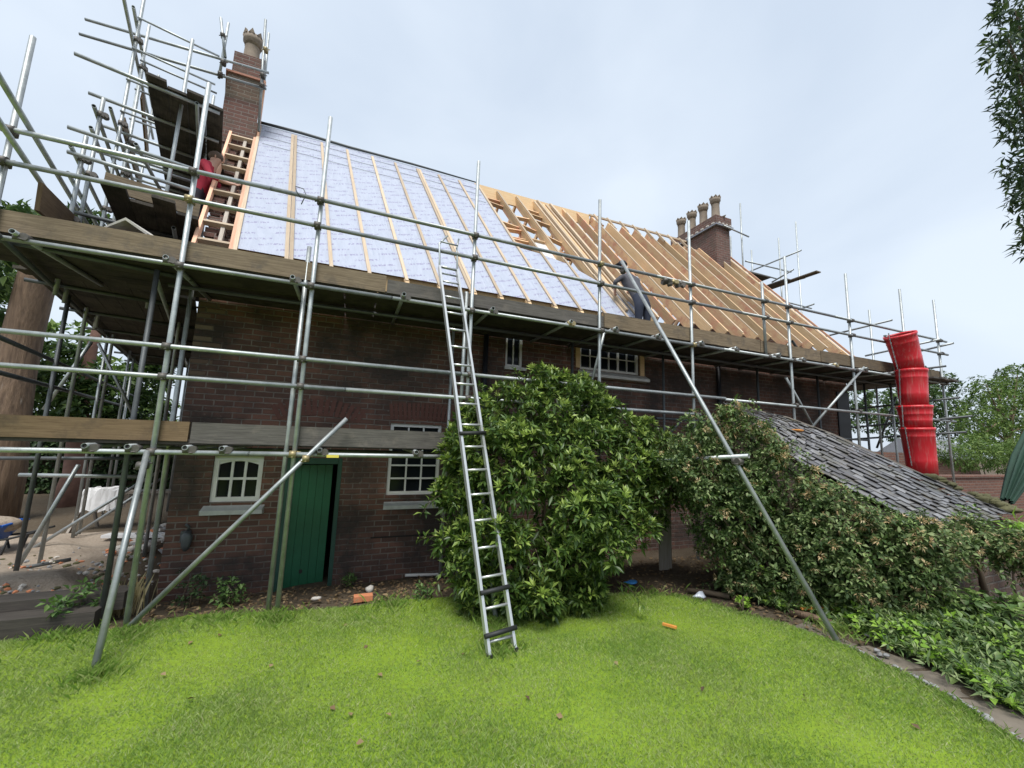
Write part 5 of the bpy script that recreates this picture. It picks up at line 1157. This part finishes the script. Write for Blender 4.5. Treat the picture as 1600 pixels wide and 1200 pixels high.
g = kind(obj('rubble', mb, [M['pebble'], M['pale_stone'], M['terracotta'], M['moss']]), 'stuff'); g['label'] = 'brick rubble and stones scattered between sleepers and sand'; g['category'] = 'rubble'
mb = MB()
for i in range(70):
    x = random.uniform(-3.4, -2.5); y = random.uniform(8.2, 10.5); s_ = random.uniform(.04, .1); mb.blob((x, y, -2.03+random.uniform(0, .12)), (s_*1.3, s_, s_*.7), 1, .25, random.choice((0, 1, 1, 2)))
g = kind(obj('rubble', mb, [M['pebble'], M['pale_stone'], M['terracotta']]), 'stuff'); g['label'] = 'heap of pale stones and brick beside the gable'; g['category'] = 'rubble'
# ridge tile lying on the deck edge
c = atY(202, 356, 5.45); mb = MB()
for s_ in (-1, 1): mb.bar(c+V((-.13, 0, .0))+V((0, 0, 0)), c+V((-.13, 0, 0))+V((.30, .05, .0)), .02, .01) if False else None
P = [c+V((-.16, -.1, -.07)), c+V((.0, -.1, .07)), c+V((.20, -.1, -.06)), c+V((.20, -.1, -.085)), c+V((0, -.1, .04)), c+V((-.16, -.1, -.095))]
mb.prism(P, (.08, .4, .02)); tag(obj('ridge_tile', mb, M['pale_stone'], loc=c), 'pale angled ridge tile resting on the left deck above the toe board', 'tile')
# litter on the lawn and soil
def chip(px, py, name, label, cat, mat, size, sub=2, jit=.3, dz=.02):
    p = gpx(px, py) + V((0, 0, dz)); mb = MB(); mb.blob(p, size, sub, jit); return tag(obj(name, mb, M[mat], loc=p), label, cat)
chip(1093, 934, 'plastic_wrapper', 'crumpled clear plastic wrapper lying on the lawn edge', 'litter', 'plastic', (.075, .05, .045), 2, .5)
chip(985, 913, 'rag', 'blue rag lying on the soil behind the bush', 'rag', 'blue_lt', (.09, .05, .02), 2, .5)
p = gpx(1046, 983); mb = MB(); mb.bar(p+V((-.03, .06, .03)), p+V((.035, -.06, .035)), .03, .02); tag(obj('wood_offcut', mb, M['orange'], loc=p), 'small orange wood offcut lying on the lawn', 'offcut')
p = gpx(567, 938); mb = MB(); mb.box(p+V((0, 0, .03)), (.21, .1, .06)); tag(obj('loose_brick', mb, M['terracotta'], loc=p, bevel=.006), 'loose orange brick lying at the lawn edge right of the door', 'brick')
chip(494, 938, 'stone', 'white stone lying on the soil in front of the green door', 'stone', 'pale_stone', (.045, .035, .03))
chip(577, 924, 'stone', 'pale rounded stone lying just behind the loose orange brick', 'stone', 'pale_stone', (.055, .04, .045))
p = gpx(1300, 960); mb = MB(); mb.bar(p+V((-.3, .12, .05)), p+V((.15, -.05, .06)), .03, .02); tag(obj('batten_offcut', mb, M['orange'], loc=p), 'thin orange batten lying in the bed beside the long raker', 'offcut')
p = gpx(1365, 996); mb = MB(); mb.box(p+V((0, 0, .03)), (.18, .1, .012), rot=Matrix.Rotation(.3, 3, 'Z')); tag(obj('slate_fragment', mb, M['slate'], loc=p), 'flat grey slate fragment lying in the bed near the raker foot', 'slate')
mb = MB(); q = [gpx(1370, 1020), gpx(1385, 1028), gpx(1375, 1026)]
for p in q: mb.blob(p+V((0, 0, .02)), (.028, .02, .01), 2, .4)
tag(obj('foil_scrap', mb, M['pebble'], loc=q[0]), 'scraps of grey foil on the path edge just past the raker foot', 'litter')
mb = MB()
for i in range(46):
    k_ = random.randint(5, 8); (x0, y0), (x1, y1) = EDGE[k_], EDGE[k_+1]; u_ = random.random(); s_ = random.uniform(.008, .024); x = x0+(x1-x0)*u_+.04; y = y0+(y1-y0)*u_; mb.blob((x, y, zg(x, y)+.015), (s_, s_, s_*.8), 1, .2)
g = kind(obj('edge_gravel', mb, M['pebble']), 'stuff'); g['label'] = 'grey pebbles along the seam between lawn and flagstones'; g['category'] = 'gravel'
for (px, py, lab) in ((1543, 1128, 'dark round pebble on the path edge at the lower right'), ): chip(px, py, 'pebble', lab, 'pebble', 'pebble', (.032, .028, .026), 2, .1)
leaves_px = [(290, 1102), (515, 1113), (548, 1128), (575, 1015), (540, 985), (300, 1008), (340, 1000), (650, 1042), (590, 1060), (960, 1040), (610, 1128), (555, 1172), (420, 1050), (250, 1060), (880, 1130), (1260, 1100), (1440, 1150), (722, 1030), (1100, 1080), (820, 1095)]
pos = np.array([list(gpx(*q)+V((0, 0, .035))) for q in leaves_px]); v_, f_ = leafmesh(pos, rng.normal(0, 1, pos.shape)*np.array([1, 1, .2]), .05, .035, .1, .2)
g = kind(fast('fallen_leaves', v_, f_, M['litter']), 'stuff'); g['label'] = 'few dry leaves scattered over the lawn'; g['category'] = 'leaves'
# dark low log edging in the bed
a, b = gpx(1075, 925), gpx(1140, 935); mb = MB(); mb.path([a+V((0, 0, .02)), a.lerp(b, .5)+V((0, 0, .03)), b+V((0, 0, .02))], .03, 8); tag(obj('edging_log', mb, M['twig'], loc=a), 'dark thin log lying behind the plastic wrapper', 'log')
a, b = gpx(1235, 960), gpx(1300, 978); mb = MB(); mb.path([a+V((0, 0, .02)), a.lerp(b, .5)+V((0, 0, .035)), b+V((0, 0, .02))], .035, 8); tag(obj('edging_log', mb, M['bark'], loc=a), 'rough mossy log lying left of the long raker', 'log')
# garden wall, far roof and green canvas on the right
gw = thing('garden_wall', 'low red brick garden wall with flat coping right of the shed', 'wall', (16, 6.2, -2.1))
mb = MB(); mb.box((18, 6.2, -1.38), (10.5, .22, 1.44)); obj('brickwork', mb, M['brick_wall'], gw); mb = MB(); mb.box((18, 6.2, -.63), (10.5, .30, .06)); obj('coping', mb, M['brick_wall'], gw, bevel=.01)
p = atY(1385, 700, 7.6); mb = MB(); mb.box((p.x, 7.6, -1.05), (2.2, .25, 2.1)); tag(obj('brick_pier', mb, M['brick_wall'], loc=(p.x, 7.6, -2.1)), 'short brick wall stub behind the foot of the red chute', 'wall')
fr = thing('outbuilding', 'low outbuilding with a pale grey slate roof beyond the chute', 'building', (26, 11.5, -2.1))
a = atY(1462, 690, 11.5); mb = MB(); mb.box((a.x, 11.9, -1.1), (4.5, 2.2, 2.0)); obj('wall', mb, M['brick_wall'], fr)
mb = MB(); mb.prism([V((a.x-2.5, 10.6, -.25)), V((a.x-2.5, 11.9, .75)), V((a.x-2.5, 13.2, -.25))], (5, 0, 0)); obj('roof', mb, M['roof_far'], fr)
A0 = atY(1573, 784, 2.75); A1 = atY(1640, 640, 3.1); pr = thing('folded_canvas', 'dark green pleated canvas folded beside the low end of the slate roof', 'canvas', A0)
mb = MB(); d = (A1-A0).normalized(); L = (A1-A0).length; a1 = d.orthogonal().normalized(); b1 = d.cross(a1); prev = None
for i in range(9):
    h_ = i/8; R = []
    for k in range(72):
        t = 2*PI*k/72; rr = (.05 + .075*min(1, h_*3)) * (1 + .34*math.cos(9*t + 2*h_)); R.append(mb.bm.verts.new(A0 + d*(L*h_) + (a1*math.cos(t)+b1*math.sin(t))*rr))
    if prev:
        for k in range(72): mb.bm.faces.new((prev[k], prev[(k+1) % 72], R[(k+1) % 72], R[k])).smooth = True
    prev = R
obj('canopy', mb, M['canvas'], pr)
mb = MB(); mb.tube(A0-d*.9, A1+d*.05, .018, 8, hollow=False); obj('pole', mb, M['twig'], pr)

# ------------------------------------------------------------------ light, sky, camera
sun_el, sun_az = math.radians(64), math.radians(205)     # high soft sun through cloud, from behind and left of us
wd = bpy.data.worlds.new('World'); bpy.context.scene.world = wd; wd.use_nodes = True; nt = wd.node_tree; bg = nt.nodes['Background']
sky = nt.nodes.new('ShaderNodeTexSky'); sky.sky_type = 'NISHITA'; sky.sun_disc = False; sky.sun_elevation = sun_el; sky.sun_rotation = sun_az; sky.air_density = 1.2; sky.dust_density = 2.5
tc = nt.nodes.new('ShaderNodeTexCoord'); mp = nt.nodes.new('ShaderNodeMapping'); mp.inputs['Scale'].default_value = (1, 1, 1.6); nt.links.new(tc.outputs['Generated'], mp.inputs[0])
nz = nt.nodes.new('ShaderNodeTexNoise'); nz.inputs['Scale'].default_value = 2.1; nz.inputs['Detail'].default_value = 5; nz.inputs['Roughness'].default_value = .45; nz.inputs['Distortion'].default_value = .4; nt.links.new(mp.outputs[0], nz.inputs['Vector'])
rp = nt.nodes.new('ShaderNodeValToRGB'); e = rp.color_ramp.elements; e[0].position = .34; e[0].color = (4.45, 5.1, 5.95, 1); e[1].position = .66; e[1].color = (5.55, 6.15, 6.85, 1); nt.links.new(nz.outputs['Fac'], rp.inputs[0])
mx = nt.nodes.new('ShaderNodeMix'); mx.data_type = 'RGBA'; mx.inputs[0].default_value = .86; nt.links.new(sky.outputs[0], mx.inputs[6]); nt.links.new(rp.outputs[0], mx.inputs[7]); nt.links.new(mx.outputs[2], bg.inputs[0]); bg.inputs[1].default_value = .10
sl = bpy.data.lights.new('sun', 'SUN'); sl.energy = 2.3; sl.angle = math.radians(24); sl.color = (1, .97, .92); so = bpy.data.objects.new('sun', sl); C.objects.link(so)
dirv = V((math.sin(sun_az)*math.cos(sun_el), math.cos(sun_az)*math.cos(sun_el), math.sin(sun_el))); so.rotation_euler = dirv.to_track_quat('Z', 'Y').to_euler()
cam = bpy.data.cameras.new('camera'); cam.sensor_width = 36; cam.lens = 36*F/1600; cam.clip_end = 2000; cam.clip_start = .05
co = bpy.data.objects.new('camera', cam); C.objects.link(co); bpy.context.scene.camera = co
right = V((XA.x, YA.x, ZA.x)); down = V((XA.y, YA.y, ZA.y)); fw = V((XA.z, YA.z, ZA.z))
right.normalize(); fw = (fw - right*fw.dot(right)).normalized(); upv = right.cross(fw)
co.matrix_world = Matrix(((right.x, upv.x, -fw.x, 0), (right.y, upv.y, -fw.y, 0), (right.z, upv.z, -fw.z, 0), (0, 0, 0, 1)))
vs_ = bpy.context.scene.view_settings; vs_.view_transform = 'Standard'; vs_.look = 'None'; vs_.exposure = .7; vs_.gamma = 1
for o in list(bpy.context.scene.objects):
    if o.parent is None: o.location.z += LIFT
